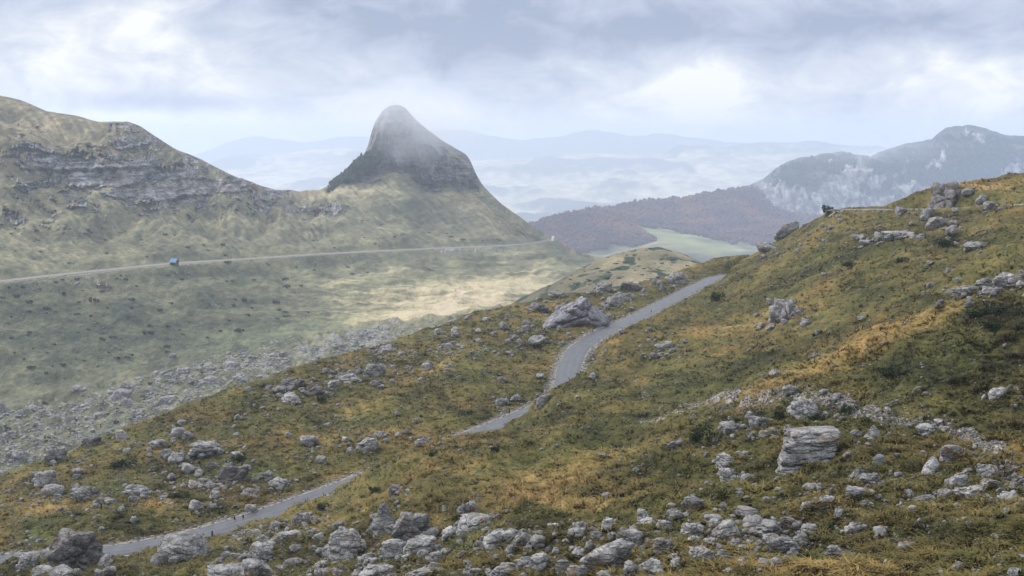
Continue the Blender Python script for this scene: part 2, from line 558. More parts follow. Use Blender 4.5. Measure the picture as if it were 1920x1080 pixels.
offs = [-2.15, -2.0, -1.4, -0.7, 0, 0.7, 1.4, 2.0, 2.15]
V, fc, ac = ribbon(RC, offs, [-.10, 0, .025, .04, .045, .04, .025, 0, -.10])
link("road", mesh_from("road", V, fc, [m_asph], {'across': ac}), 'structure', "narrow grey asphalt road winding down the near hillside", "road")
rs = np.random.RandomState(3)
V, fc, _ = ribbon(RC, [-2.9, -2.6, -2.3, -2.0, 2.0, 2.3, 2.6, 2.9], [-.22, -.05, -.02, -.06, -.06, -.02, -.05, -.22])
V[:, 2] += rs.uniform(-.04, .04, len(V))
fc = fc[(np.arange(len(fc)) % 7) != 3]
link("gravel_verge", mesh_from("gravel_verge", V, fc, [m_verge]), 'structure', "pale limestone gravel verge along both edges of the asphalt road", "verge")
V, fc, _ = ribbon(UC, [-2.9, -2.2, -1.1, 0, 1.1, 2.2, 2.9], [.05, .15, .1, .0, -.1, -.2, -.6])
V[:, 2] += rs.uniform(-.04, .04, len(V))
link("gravel_road", mesh_from("gravel_road", V, fc, [m_verge]), 'structure', "pale gravel road cut level across the top right of the hillside", "road")


# ------------------------------------------------------------------ valley, left mountain and rock peak
CB = [
    [(-200, None, 330, -150), (1400, None, 420, -150)],
    [(-200, 930, 470), (0, 900, 480), (250, 800, 560), (500, 705, 640), (740, 640, 760), (900, 600, 850), (1100, 590, 900), (1400, 590, 900)],
    [(-200, 800, 620), (0, 750, 670), (200, 692, 740), (330, 660, 780), (450, 640, 830), (560, 622, 880), (700, 602, 950), (850, 586, 1000), (950, 572, 1040), (1050, 545, 1180), (1200, 530, 1250), (1400, 530, 1250)],
    [(-200, 650, 720), (0, 620, 740), (200, 600, 800), (330, 580, 850), (450, 570, 910), (560, 560, 980), (700, 545, 1060), (850, 530, 1120), (950, 520, 1170), (1050, 508, 1320), (1200, 505, 1400), (1400, 505, 1400)],
    [(-200, 549, 790), (0, 527, 800), (150, 510, 860), (300, 495, 930), (420, 488, 1000), (600, 476, 1150), (800, 466, 1350), (1000, 457, 1590), (1045, 452, 1640), (1060, 470, 1650), (1120, 492, 1650), (1200, 505, 1650), (1400, 510, 1650)],
    [(-200, 430, 930), (0, 405, 960), (150, 395, 1020), (300, 405, 1110), (420, 418, 1180), (520, 428, 1240), (600, 430, 1330), (700, 420, 1450), (800, 410, 1560), (900, 412, 1620), (960, 425, 1640), (1000, 440, 1650), (1036, 449, 1655), (1060, 468, 1665), (1120, 490, 1670), (1400, 512, 1680)],
    [(-200, 330, 1000), (0, 315, 1040), (100, 330, 1090), (220, 320, 1140), (300, 325, 1190), (400, 350, 1250), (470, 375, 1290), (560, 385, 1400), (620, 355, 1560), (650, 345, 1600), (690, 338, 1620), (720, 328, 1625), (745, 320, 1630), (770, 335, 1635), (800, 348, 1640), (850, 354, 1650), (900, 353, 1660), (950, 395, 1660), (1000, 428, 1665), (1036, 446, 1668), (1060, 464, 1675), (1120, 487, 1685), (1400, 516, 1700)],
    [(-200, 230, 1040), (0, 232, 1085), (100, 255, 1130), (220, 245, 1190), (300, 275, 1240), (400, 325, 1290), (470, 350, 1330), (560, 370, 1450), (620, 350, 1585), (660, 322, 1622), (690, 295, 1640), (702, 262, 1645), (720, 235, 1650), (745, 228, 1655), (770, 245, 1658), (800, 270, 1660), (850, 292, 1664), (885, 315, 1666), (905, 352, 1668), (950, 390, 1672), (1000, 426, 1675), (1036, 444, 1678), (1060, 463, 1684), (1120, 486, 1695), (1400, 518, 1710)],
    [(-200, 150, 1180), (-60, 160, 1190), (0, 174, 1200), (40, 184, 1210), (85, 205, 1225), (120, 212, 1240), (150, 217, 1250), (185, 228, 1270), (205, 227, 1275), (240, 224, 1280), (262, 232, 1290), (300, 257, 1310), (330, 278, 1320), (345, 284, 1330), (375, 296, 1345), (415, 318, 1360), (440, 331, 1375), (480, 344, 1395), (520, 355, 1420),
     (560, 357, 1500), (600, 356, 1600), (620, 346, 1650), (660, 316, 1680), (680, 291, 1690), (690, 275, 1695), (695, 248, 1698), (703, 225, 1700), (718, 203, 1702), (732, 195, 1704), (745, 193.5, 1705), (758, 197, 1705), (768, 208, 1705), (778, 220, 1705), (800, 240, 1704), (830, 262, 1702), (855, 277, 1700), (872, 286, 1698), (880, 295, 1697), (886, 310, 1696), (892, 325, 1695), (905, 347, 1694), (940, 381, 1694), (970, 402, 1694), (1000, 424, 1694), (1036, 443.5, 1695), (1060, 461, 1700), (1090, 474, 1706), (1120, 484, 1712), (1200, 505, 1720), (1400, 520, 1730)],
    [(-200, None, 1500, -40), (300, None, 1600, -60), (560, None, 1750, -130), (745, None, 1790, -60), (900, None, 1790, -130), (1120, None, 1800, -190), (1400, None, 1850, -200)],
    [(-200, None, 1900, -240), (1400, None, 2100, -240)],
]
B = Layer(CB, -480, 1330, 1310, [10, 140, 110, 100, 130, 130, 110, 110, 14, 8], su=2.5, st=4)
X, Y = B.X, B.Y
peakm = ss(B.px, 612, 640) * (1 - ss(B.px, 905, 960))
sky_fade = 1 - 0.75 * np.exp(-((B.t - 8) / 0.25) ** 2)
hum = fbm(X / 120, Y / 160, 4, 101) * 7.0 * ss(B.t, 1, 1.5) * (1 - 0.75 * ss(B.t, 1.0, 1.6) * (1 - ss(B.t, 2.6, 3.4)))
hum += fbm(X / 26, Y / 40, 3, 108) * 2.6
hum += fbm(X / 7, Y / 10, 3, 117) * 0.8
hum += fbm(X / 60, Y / 26, 3, 112) * 4.0 * ss(B.px, 480, 700) * ss(B.t, 1.6, 2.0) * (1 - ss(B.t, 3.5, 3.9))
hum += fbm(X / 45, Y / 260, 3, 113) * 6.0 * ss(B.t, 4.3, 5.0)
hum *= 1 - 0.6 * peakm * ss(B.t, 5.5, 6.2)
hum *= sky_fade
# gullies running down the slopes
gul = fbm((X + 0.15 * Y) / 38, Y / 230, 3, 130, ridge=True)
hum -= ss(B.t, 4.1, 5.0) * (1 - ss(B.t, 7.0, 7.8)) * (1 - peakm) * gul * 9.0
# moraine hummocks at the near end
mor = (1 - ss(B.t, 1.55, 2.05))
hum += mor * np.abs(fbm(X / 22, Y / 30, 4, 140)) * 9
B.Z = B.Z + hum
# crags: where the rock shows
px, py = B.px, B.py
cn = fbm(px / 55, py / 14, 4, 150)
cn2 = fbm(px / 16, py / 10, 3, 155)
crag = np.zeros_like(px)
for q in ((235, 320, 210, 50, 8, 1.15), (90, 290, 80, 30, 15, .85), (250, 250, 70, 24, 25, .75), (450, 350, 130, 30, 18, .85), (60, 355, 60, 30, 30, .6), (600, 385, 90, 18, 15, .55),
          (330, 300, 60, 26, 30, .5), (40, 235, 40, 10, 20, .5), (150, 370, 60, 20, 20, .6), (690, 395, 50, 10, 10, .3), (80, 525, 30, 12, 0, .5), (180, 535, 30, 8, 0, .5), (420, 395, 80, 10, 10, .4),
          (870, 470, 140, 6, 0, .5), (500, 480, 80, 5, 0, .35), (100, 415, 90, 14, 15, .4), (20, 400, 50, 22, 15, .5)):
    crag = np.maximum(crag, q[5] * B.blob(*q[:5]))
crag = ss(crag * 1.1 + 0.6 * cn + 0.3 * cn2 + .30 * fbm(px / 40, (py - .12 * px) / 3.2, 3, 157) - .28 * ss(fbm((px + .3 * py) / 7, py / 40, 3, 158, ridge=True), .25, .75), 0.30, 0.60)
prock = peakm * ss(B.t + 0.5 * cn + .2 * cn2, 5.8, 6.2) * (1 - ss(B.px, 880, 915))
shoulder = np.clip(1.3 * B.blob(845, 287, 45, 14, 32) + .6 * B.blob(760, 330, 30, 8, 0), 0, 1)
prock = np.clip(prock * (1 - 0.85 * shoulder * ss(cn2, -.5, .3)), 0, 1)
rock = np.maximum(crag * (1 - peakm * ss(B.t, 5.6, 6)), prock)
face = rock * (1 - 0.85 * ss(B.t, 7.5, 7.95))
rid = fbm((X + 6 * fbm(X / 40, B.Z / 20, 2, 159)) / 26, B.Z / 90 + Y / 300, 4, 160, ridge=True)
zz = B.Z + 5 * fbm(X / 90, Y / 120, 3, 165) + 1.5 * fbm(X / 14, Y / 30, 2, 166)
s1 = (zz / 13.0) % 1.0; s2 = (zz / 5.2 + .3) % 1.0
led = ss(s1, 0, .75) - ss(s1, .8, 1.0); led2 = ss(s2, 0, .7) - ss(s2, .75, 1.0)
top = ss(s1, .72, .82) * (1 - ss(s1, .93, 1.0)) * (1 - peakm)
rock = rock * (1 - .8 * top * (cn2 > -.25))
B.Y = B.Y + face * (-(rid - 0.35) * 34 + (led * 7.0 + led2 * 2.6) * (1 - .6 * peakm) + fbm(X / 6, B.Z / 9, 3, 168) * 3.0)
B.Z = B.Z + face * (fbm(X / 9, Y / 12, 3, 170) * 2.5)

# far road bench
FR = [(-200, 553, 786), (0, 527, 800), (150, 511, 858), (290, 497, 922), (310, 494, 935), (420, 488, 1000), (600, 476, 1150), (800, 466, 1350), (940, 460.5, 1510), (1000, 456, 1588), (1036, 448, 1645)]
fr = np.array([[*(lambda q: (q[0] * y, y, q[1] * y))(ray(a, b))] for a, b, y in FR], float)
sl3 = np.concatenate([[0], np.cumsum(np.linalg.norm(np.diff(fr, axis=0), axis=1))])
sv3 = np.arange(0, sl3[-1], 3.0)
FC = np.stack([gsmooth(np.interp(sv3, sl3, fr[:, i]), 7, 0) for i in range(3)], 1)
Pxy = np.stack([B.X.ravel(), B.Y.ravel()], 1)
nb_ = (np.abs(B.t - 4.0) < 1.0).ravel()
Df = np.full(len(Pxy), 99.0); If = np.zeros(len(Pxy), int)
Df[nb_], If[nb_] = line_distance(Pxy[nb_], FC[::2])
k = 1 - ss(Df, 5.0, 22.0)
Zf = B.Z.ravel(); Zf = Zf * (1 - k) + (FC[::2, 2][If] - 0.5) * k
B.Z = Zf.reshape(B.Z.shape)
B.Df = Df.reshape(B.Z.shape)
B.freeze()
tone = 0.44 + 0.34 * fbm(px / 70, py / 22, 4, 180) + 0.26 * fbm(px / 14, py / 5, 4, 186) + .5 * fbm(px / 55, py / 5, 4, 188) * ss(B.t, 1.7, 2.2) * (1 - ss(B.t, 3.4, 3.9)) * ss(px, 420, 640) + .22 * fbm((px - 1.2 * py) / 9, (py + .6 * px) / 60, 3, 187) * ss(B.t, 3.9, 4.4) - .10 * (1 - ss(B.t, 3.8, 4.2)) * (1 - ss(px, 450, 700))  # flat streaks across the pale band paint hummock shadows into the tone
for q in ((860, 562, 190, 26, -8, .48), (920, 528, 110, 10, -5, .40), (780, 592, 120, 10, -6, .40), (620, 530, 100, 10, -4, .30), (720, 545, 70, 8, -4, .30), (540, 505, 60, 8, 0, .25), (980, 535, 50, 14, 0, .3),  # bright blobs paint the sunlit valley strip into the grass tone
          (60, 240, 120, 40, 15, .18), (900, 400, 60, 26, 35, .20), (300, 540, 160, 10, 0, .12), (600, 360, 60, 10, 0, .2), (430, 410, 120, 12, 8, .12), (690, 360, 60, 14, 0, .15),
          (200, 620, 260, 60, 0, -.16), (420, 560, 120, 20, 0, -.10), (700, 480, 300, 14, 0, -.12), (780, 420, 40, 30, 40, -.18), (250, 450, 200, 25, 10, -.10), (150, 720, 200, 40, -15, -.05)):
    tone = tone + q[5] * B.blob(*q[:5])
fresh = 0.42 + 0.40 * fbm(px / 60, py / 20, 3, 190) - .20 * ss(B.t, 4.9, 6.2) + .12 * (1 - ss(B.t, 3.9, 4.3))
for q in ((500, 632, 130, 16, -8, .6), (600, 610, 60, 10, -10, .5), (250, 640, 250, 60, -8, .18), (860, 565, 160, 24, -6, -.5), (80, 260, 160, 60, 15, -.25), (760, 500, 200, 14, 0, .1)):
    fresh = fresh + q[5] * B.blob(*q[:5])
wood = np.clip(1.4 * B.blob(668, 322, 52, 15, -33) * ss(B.t, 6.0, 6.35) * (1 - ss(px, 712, 745)), 0, 1)
wood = wood + .55 * B.blob(800, 345, 40, 6, 12)
scree = np.clip((1 - ss(B.Df, 4, 9)) * .8 + mor * ss(fbm(px / 22, py / 10, 3, 195), -0.15, 0.35) * .75, 0, 1)
for q in ((150, 528, 70, 9, -8, .5), (870, 405, 7, 26, -28, .8), (895, 432, 20, 4, 25, .7), (690, 640, 60, 25, -10, .9), (600, 655, 60, 12, -15, .7), (500, 690, 90, 16, -12, .5), (330, 500, 40, 6, 0, .8), (870, 472, 170, 5, -3, .55)):
    scree = np.clip(scree + q[5] * B.blob(*q[:5]) * ss(cn2, -.5, .1), 0, 1)
B.rock, B.scree = rock, scree

m_mtn, g, b, pos = material("mountain_slope")
t = g.attr("tone").outputs['Fac']
n1 = g.noise(g.scalev(pos, (1, .6, 1)), 0.16, 5, 0.65)
n2 = g.noise(pos, 0.7, 3, 0.6)
t2 = g.m('ADD', t, g.m('ADD', g.m('MULTIPLY', g.m('SUBTRACT', n1, 0.5), 0.36), g.m('MULTIPLY', g.m('SUBTRACT', n2, 0.5), 0.42)))
dry = g.ramp(t2, [(0.0, (0.038, 0.036, 0.022)), (0.3, (0.105, 0.092, 0.054)), (0.55, (0.205, 0.174, 0.102)), (0.8, (0.42, 0.34, 0.205)), (1.0, (0.56, 0.46, 0.31))])
grn = g.ramp(t2, [(0.0, (0.036, 0.045, 0.028)), (0.3, (0.100, 0.114, 0.066)), (0.6, (0.205, 0.215, 0.120)), (1.0, (0.42, 0.38, 0.20))])
c = g.mix(g.attr("fresh").outputs['Fac'], dry, grn)
wf = g.m('ADD', g.attr("wood").outputs['Fac'], g.m('MULTIPLY', g.m('SUBTRACT', n1, 0.5), 0.9))
c = g.mix(g.maprange(wf, 0.35, 0.55), c, (0.022, 0.040, 0.022))
seam = g.noise(g.scalev(pos, (.035, .035, .42)), 1.0, 4, 0.65, .4)
crev = g.noise(g.scalev(pos, (.11, .05, .016)), 1.0, 4, 0.65, .6)
rn = g.m('ADD', g.m('MULTIPLY', g.noise(g.scalev(pos, (1, 1, 1.6)), 0.16, 5, 0.68), .35), g.m('ADD', g.m('MULTIPLY', seam, .38), g.m('MULTIPLY', crev, .27)))
rk = g.ramp(rn, [(0.38, (0.022, 0.021, 0.022)), (0.465, (0.10, 0.095, 0.092)), (0.53, (0.26, 0.25, 0.245)), (0.62, (0.42, 0.41, 0.40))])
rk = g.mix(g.maprange(g.noise(pos, 0.03, 3, 0.6), 0.52, 0.68, 0, .5), rk, (0.17, 0.12, 0.08))
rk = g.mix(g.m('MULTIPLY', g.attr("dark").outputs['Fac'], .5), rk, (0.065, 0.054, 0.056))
rf = g.m('ADD', g.attr("rock").outputs['Fac'], g.m('MULTIPLY', g.m('SUBTRACT', n1, 0.5), 0.8))
c = g.mix(g.maprange(rf, 0.42, 0.58), c, rk)
gf = g.m('ADD', g.attr("scree").outputs['Fac'], g.m('MULTIPLY', g.m('SUBTRACT', n2, 0.5), 1.6))
c = g.mix(g.maprange(gf, 0.5, 0.8, 0, .8), c, g.ramp(n2, [(0.35, (0.10, 0.095, 0.085)), (0.6, (0.30, 0.285, 0.265))]))
g.put(b.inputs['Base Color'], c)
bump(g, b, g.m('ADD', n1, g.m('MULTIPLY', rn, g.attr("rock").outputs['Fac'])), 0.8, 3.0)
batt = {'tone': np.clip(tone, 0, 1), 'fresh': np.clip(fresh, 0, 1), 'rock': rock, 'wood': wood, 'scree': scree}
pk = (peakm > 0.02) & (B.t > 5.95) & (B.px < 905)
valley = (B.t <= 4.0) & ~pk
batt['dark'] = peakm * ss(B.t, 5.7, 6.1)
layer_object("valley", B, m_mtn, batt, "pale green valley floor with straw flats painted sunlit and stony foot", "valley", valley)
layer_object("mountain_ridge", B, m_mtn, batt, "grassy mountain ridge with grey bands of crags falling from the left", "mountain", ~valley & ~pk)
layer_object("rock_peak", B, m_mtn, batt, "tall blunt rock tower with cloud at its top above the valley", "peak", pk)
V, fc, _ = ribbon(FC, [-6, -2.6, -2.0, 2.0, 2.6, 6], [1.6, .3, .3, -.1, -.3, -2.6])
V[:, 2] += np.random.RandomState(8).uniform(-.25, .25, len(V)) * (np.tile([1, .5, 0, 0, .5, 1], len(FC)))
link("valley_road", mesh_from("valley_road", V, fc[np.isin(np.arange(len(fc)) % 5, (1, 2, 3))], [m_verge]), 'structure', "thin pale road drawn level across the far slope below the crags", "road")

# ------------------------------------------------------------------ grassy dome in the middle
D1 = Layer([
    [(850, None, 560, -150), (1560, None, 560, -150)],
    [(850, 640, 600), (1000, 600, 620), (1200, 570, 640), (1560, 560, 660)],
    [(850, 620, 800), (930, 592, 800), (1000, 545, 800), (1060, 512, 810), (1120, 484, 830), (1160, 468, 850), (1200, 460, 860), (1240, 460, 860), (1290, 472, 850), (1340, 492, 830), (1400, 515, 820), (1560, 560, 800)],
    [(850, None, 900, -150), (1200, None, 960, -110), (1560, None, 900, -150)],
    [(850, None, 1100, -230), (1560, None, 1200, -230)]], 860, 1540, 420, [10, 170, 60, 20], su=4, st=10)
X, Y = D1.X, D1.Y
D1.Z = D1.Z + fbm(X / 40, Y / 50, 4, 201) * 3.0 * ss(D1.t, .6, 1.2) + fbm(X / 9, Y / 12, 3, 203) * .8
D1.freeze()
hz = np.zeros_like(X)
layer_object("grassy_knoll", D1, m_mtn, {'tone': np.clip(.54 + .35 * fbm(X / 30, Y / 60, 4, 205) - .3 * (1 - ss(D1.px, 1020, 1140)), 0, 1), 'fresh': .12 + hz, 'rock': hz, 'wood': ss(fbm(X / 12, Y / 22, 4, 207), .02, .25) * .6, 'scree': hz + .08},
             "sandy rounded knoll speckled with dark scrub behind the road", "knoll")

# ------------------------------------------------------------------ wooded hills, craggy mountain, plain and far ranges
m_far, g, b, pos = material("distant_land")
t = g.attr("tone").outputs['Fac']
n1 = g.noise(g.scalev(pos, (1, .45, 1)), 0.006, 6, 0.68)
n2 = g.noise(pos, 0.034, 4, 0.7)
t2 = g.m('ADD', t, g.m('ADD', g.m('MULTIPLY', g.m('SUBTRACT', n1, 0.5), 0.6), g.m('MULTIPLY', g.m('SUBTRACT', n2, 0.5), 0.4)))
c = g.ramp(t2, [(0.0, (0.022, 0.028, 0.03)), (0.3, (0.10, 0.10, 0.055)), (0.55, (0.23, 0.19, 0.11)), (0.75, (0.42, 0.345, 0.21)), (1.0, (0.62, 0.53, 0.37))])
rf = g.m('ADD', g.attr("rock").outputs['Fac'], g.m('MULTIPLY', g.m('SUBTRACT', n2, 0.5), 1.2))
c = g.mix(g.maprange(rf, 0.42, 0.6), c, g.ramp(g.m('ADD', n2, g.m('MULTIPLY', g.m('SUBTRACT', g.noise(g.scalev(pos, (1, .3, .25)), .07, 4, .6), .5), .8)), [(0.35, (0.05, 0.05, 0.05)), (0.5, (0.16, 0.155, 0.15)), (0.68, (0.36, 0.345, 0.33))]))
gfx = g.attr("fresh").outputs['Fac']
c = g.mix(gfx, c, g.ramp(t2, [(0.0, (0.09, 0.13, 0.05)), (1.0, (0.30, 0.34, 0.13))]))
g.put(b.inputs['Base Color'], c)

D2 = Layer(farther([
    [(700, None, 1500, -215), (1760, None, 1500, -215)],
    [(700, 520, 1850), (1000, 500, 1900), (1200, 478, 2000), (1350, 475, 2000), (1500, 480, 2000), (1760, 480, 2000)],
    [(700, 500, 2050), (1000, 485, 2080), (1130, 478, 2100), (1200, 462, 2150), (1240, 448, 2180), (1300, 448, 2180), (1370, 458, 2180), (1500, 470, 2180), (1760, 470, 2180)],
    [(700, 480, 2200), (960, 440, 2200), (1005, 418, 2220), (1050, 403, 2250), (1100, 397, 2280), (1150, 404, 2290), (1190, 420, 2290), (1228, 433, 2280), (1250, 428, 2330), (1300, 436, 2360), (1370, 440, 2380), (1450, 430, 2380), (1760, 430, 2380)],
    [(700, None, 2290, -215), (1005, None, 2300, -150), (1100, 399, 2360), (1150, 406, 2380), (1200, 424, 2400), (1240, 424, 2430), (1300, 420, 2450), (1370, 415, 2450), (1450, 420, 2450), (1760, 420, 2450)],
    [(700, None, 2500, -225), (1000, 440, 2500), (1050, 410, 2540), (1100, 396, 2580), (1140, 390, 2600), (1180, 380, 2620), (1230, 373, 2640), (1290, 368, 2650), (1330, 358, 2660), (1380, 351, 2670), (1415, 348, 2680), (1432, 362, 2690), (1445, 390, 2690), (1500, 415, 2700), (1760, 430, 2700)],
    [(700, None, 2900, -240), (1200, None, 2850, -180), (1430, None, 2850, -150), (1760, None, 2850, -180)],
    [(700, None, 3200, -260), (1760, None, 3200, -260)]], 1.45), 720, 1740, 420, [8, 40, 60, 40, 90, 20, 8], su=3, st=5)
X, Y = D2.X / 1.45, D2.Y / 1.45
D2.Z = D2.Z + fbm(X / 90, Y / 120, 4, 221) * 8 * ss(D2.t, 1.5, 2.5)
D2.freeze()
mead = np.clip(1.3 * D2.blob(1262, 446, 55, 13, 14) + 1.2 * D2.blob(1335, 464, 50, 10, 6) + .35 * fbm(X / 60, Y / 90, 3, 226), 0, 1) * (D2.t < 3.6)
woods = ss(D2.t + .25 * fbm(D2.px / 30, D2.py / 10, 3, 223), 2.0, 2.2) * (mead < .35)
hz = np.zeros_like(X)
layer_object("wooded_hill", D2, m_far, {'tone': np.clip(.34 + .12 * mead + .45 * fbm(X / 40, Y / 60, 3, 225), 0, 1), 'fresh': mead * .7, 'rock': hz}, "low hill under purple brown autumn wood with a green clearing", "hill")

D3 = Layer(farther([
    [(1300, None, 2650, -230), (2120, None, 2650, -230)],
    [(1300, 450, 2780), (1420, 420, 2780), (1500, 425, 2780), (2120, 430, 2780)],
    [(1300, 420, 2900), (1400, 395, 2900), (1450, 398, 2900), (1550, 392, 2900), (1650, 385, 2900), (1920, 370, 2900), (2120, 350, 2900)],
    [(1300, 400, 3000), (1395, 352, 3000), (1430, 345, 2980), (1500, 325, 2985), (1600, 315, 2990), (1700, 312, 3000), (1800, 290, 3000), (1920, 290, 3000), (2120, 290, 3000)],
    [(1300, 380, 3200), (1380, 352, 3200), (1410, 343, 3200), (1435, 330, 3200), (1455, 312, 3200), (1475, 299, 3200), (1500, 292, 3200), (1520, 289, 3200), (1545, 283, 3200), (1580, 281, 3200), (1605, 286, 3200), (1632, 289, 3200), (1665, 275, 3200), (1690, 266, 3200), (1720, 261, 3200), (1748, 256, 3200), (1760, 243, 3200), (1775, 233, 3200), (1795, 228, 3200), (1804, 231, 3200), (1818, 225, 3200), (1835, 230, 3200), (1858, 238, 3200), (1885, 249, 3200), (1920, 250, 3200), (2000, 240, 3200), (2120, 230, 3200)],
    [(1300, None, 3500, -230), (1600, None, 3500, -130), (2120, None, 3500, -130)],
    [(1300, None, 3800, -280), (2120, None, 3800, -280)]], 1.45), 1310, 2500, 620, [6, 70, 90, 90, 12, 6], su=2, st=4)
X, Y = D3.X / 1.45, D3.Y / 1.45
mpx, mpy = D3.px, D3.py
D3.Z = D3.Z + (fbm(X / 70, Y / 90, 5, 231) * 10 - fbm(X / 45, Y / 400, 3, 233, ridge=True) * 10) * 1.3 * (1 - .7 * np.exp(-((D3.t - 4) / .3) ** 2)) * ss(D3.t, .5, 1.5)
ck = np.zeros_like(X)
for q in ((1470, 372, 70, 34, 15, 1.0), (1575, 350, 75, 32, -35, 1.1), (1520, 395, 100, 24, 0, .9), (1640, 335, 40, 20, -40, .7), (1690, 320, 40, 14, -35, .6), (1650, 370, 80, 16, -10, .6), (1840, 258, 50, 18, 20, .55), (1900, 310, 40, 20, -30, .7), (1760, 300, 40, 22, -30, .6), (1720, 350, 60, 18, 0, .6), (1550, 300, 60, 8, 0, .45), (1530, 315, 60, 6, 0, .3), (1450, 350, 20, 14, 0, .6)):
    ck = np.maximum(ck, q[5] * D3.blob(*q[:5]))
ck = ck * 1.15 + .5 * fbm(mpx / 14, mpy / 22, 4, 235) + .35 * fbm(mpx / 4, mpy / 12, 3, 234)
D3.Y = D3.Y + ss(ck, .4, .8) * fbm(X / 22, D3.Z / 78, 3, 236, ridge=True) * -18
D3.freeze()
layer_object("craggy_mountain", D3, m_far, {'tone': np.clip(.08 + .3 * fbm(mpx / 40, mpy / 18, 4, 238) + .12 * ss(mpy, 330, 390), 0, .5), 'fresh': np.zeros_like(X), 'rock': ss(ck, .25, .75)}, "blue hazy mountain with pale cliffs rising on the right", "mountain")

D4 = Layer(farther([
    [(-700, None, 1500, -290), (2600, None, 1500, -290)],
    [(-700, None, 2700, -245), (960, None, 2700, -228), (2600, None, 2700, -245)],
    [(-700, None, 3400, -238), (2600, None, 3400, -238)],
    [(-700, None, 4300, -232), (2600, None, 4300, -232)],
    [(-700, 312, 5400), (400, 330, 5400), (700, 318, 5400), (1000, 318, 5400), (1200, 302, 5400), (1300, 295, 5400), (1500, 302, 5400), (2600, 300, 5400)],
    [(-700, 290, 6000), (365, 300, 6000), (560, 282, 6000), (650, 275, 6000), (720, 290, 6000), (900, 300, 6000), (1100, 287, 6000), (1230, 290, 6000), (1290, 280, 6000), (1380, 270, 6000), (1450, 266, 6000), (1520, 262, 6000), (1570, 268, 6000), (1620, 278, 6000), (1700, 290, 6000), (2600, 290, 6000)],
    [(-700, None, 6300, -230), (2600, None, 6300, -230)],
    [(-700, 260, 7000), (200, 290, 7000), (320, 295, 7000), (370, 283, 7000), (400, 270, 7000), (430, 258, 7000), (470, 248, 7000), (495, 246, 7000), (530, 254, 7000), (570, 260, 7000), (620, 252, 7000), (660, 247, 7000), (710, 248, 7000), (780, 240, 7000), (830, 233, 7000), (870, 233, 7000), (920, 246, 7000), (980, 255, 7000), (1040, 248, 7000), (1080, 239, 7000), (1105, 235, 7000), (1150, 240, 7000), (1200, 247, 7000), (1250, 241, 7000), (1300, 250, 7000), (1400, 262, 7000), (1600, 280, 7000), (2600, 270, 7000)],
    [(-700, None, 7900, -330), (2600, None, 7900, -330)]], 2.3), -690, 2590, 640, [4, 20, 50, 60, 60, 40, 12, 60], su=2, st=3)
X, Y = D4.X / 2.3, D4.Y / 2.3
low = fbm(X / 330, Y / 420, 4, 251)
D4.Z = D4.Z + ss(D4.t, 1.2, 2.2) * (1 - ss(D4.t, 4.6, 5)) * 2.3 * (ss(low, -.05, .45) * 30 + np.abs(fbm(X / 150, Y / 230, 4, 255)) * 22) + ss(D4.t, 4.2, 5) * fbm(X / 160, Y / 260, 4, 253) * 30 - ss(D4.t, 6.05, 6.5) * (1 - ss(D4.t, 6.75, 7)) * fbm(X / 210, Y / 500, 4, 254, ridge=True) * 50
D4.freeze()
tn = .74 + .34 * fbm(X / 200, Y / 420, 4, 257) - .75 * ss(low + .55 * fbm(X / 60, Y / 90, 4, 259), .08, .34) * ss(D4.Y, 7000, 8600) - .2 * ss(low, 0, .3) + .5 * fbm(X / 45, Y / 60, 4, 263)
tn = tn + .2 * fbm(X / 70, Y / 150, 4, 261) - .25 * ss(D4.t, 3.2, 4.4) * ss(fbm(X / 260, Y / 200, 4, 262), -.1, .1) - .45 * (D4.t > 4.55) * (D4.t < 6) * ss(D4.px, 1180, 1300) - .85 * ss(D4.t, 6.2, 6.7)
layer_object("plain", D4, m_far, {'tone': np.clip(tn, 0, 1), 'fresh': np.zeros_like(X), 'rock': np.zeros_like(X)}, "wide straw coloured plain with low hills running to faint blue mountains", "plain")

# ------------------------------------------------------------------ haze
bmh = bmesh.new()
bmesh.ops.create_cube(bmh, size=1.0)
x0, x1, y0, y1, z0, z1 = -15500, 15500, -400, 19000, -800, 98
for v in bmh.verts:
    v.co = (x0 if v.co.x < 0 else x1, y0 if v.co.y < 0 else y1, z0 if v.co.z < 0 else z1)
me = bpy.data.meshes.new("haze"); bmh.to_mesh(me); bmh.free()
mh = bpy.data.materials.new("valley_haze"); mh.use_nodes = True
g = NT(mh.node_tree)
out = g.n('ShaderNodeOutputMaterial'); pv = g.n('ShaderNodeVolumePrincipled')
pv.inputs['Color'].default_value = (0.74, 0.84, 1.0, 1)
pv.inputs['Density'].default_value = 0.00014
pv.inputs['Anisotropy'].default_value = 0.25
g.t.links.new(pv.outputs[0], out.inputs['Volume'])
me.materials.append(mh)
link("haze", me, 'stuff', "pale blue haze filling the valley air", "haze")


# ------------------------------------------------------------------ rocks
m_rock, g, b, pos = material("limestone")
oi = g.n('ShaderNodeObjectInfo')
off = g.n('ShaderNodeVectorMath', operation='ADD')
g.put(off.inputs[0], pos); off.inputs[1].default_value = (3.1, 7.7, 1.3)
pp = off.outputs[0]
n1 = g.noise(pp, 0.9, 5, 0.62)
n2 = g.noise(pp, 5.5, 4, 0.65)
vor = g.n('ShaderNodeTexVoronoi', feature='DISTANCE_TO_EDGE')
wv = g.n('ShaderNodeVectorMath', operation='ADD')
nzc = g.n('ShaderNodeTexNoise'); g.put(nzc.inputs['Vector'], pp); nzc.inputs['Scale'].default_value = 1.1
g.put(wv.inputs[0], g.scalev(pp, (.8, .8, 2.6))); g.put(wv.inputs[1], nzc.outputs['Color'])
g.put(vor.inputs['Vector'], wv.outputs[0]); vor.inputs['Scale'].default_value = 0.85
ed = vor.outputs['Distance']
mixn = g.m('ADD', g.m('MULTIPLY', n1, 0.55), g.m('MULTIPLY', n2, 0.45))
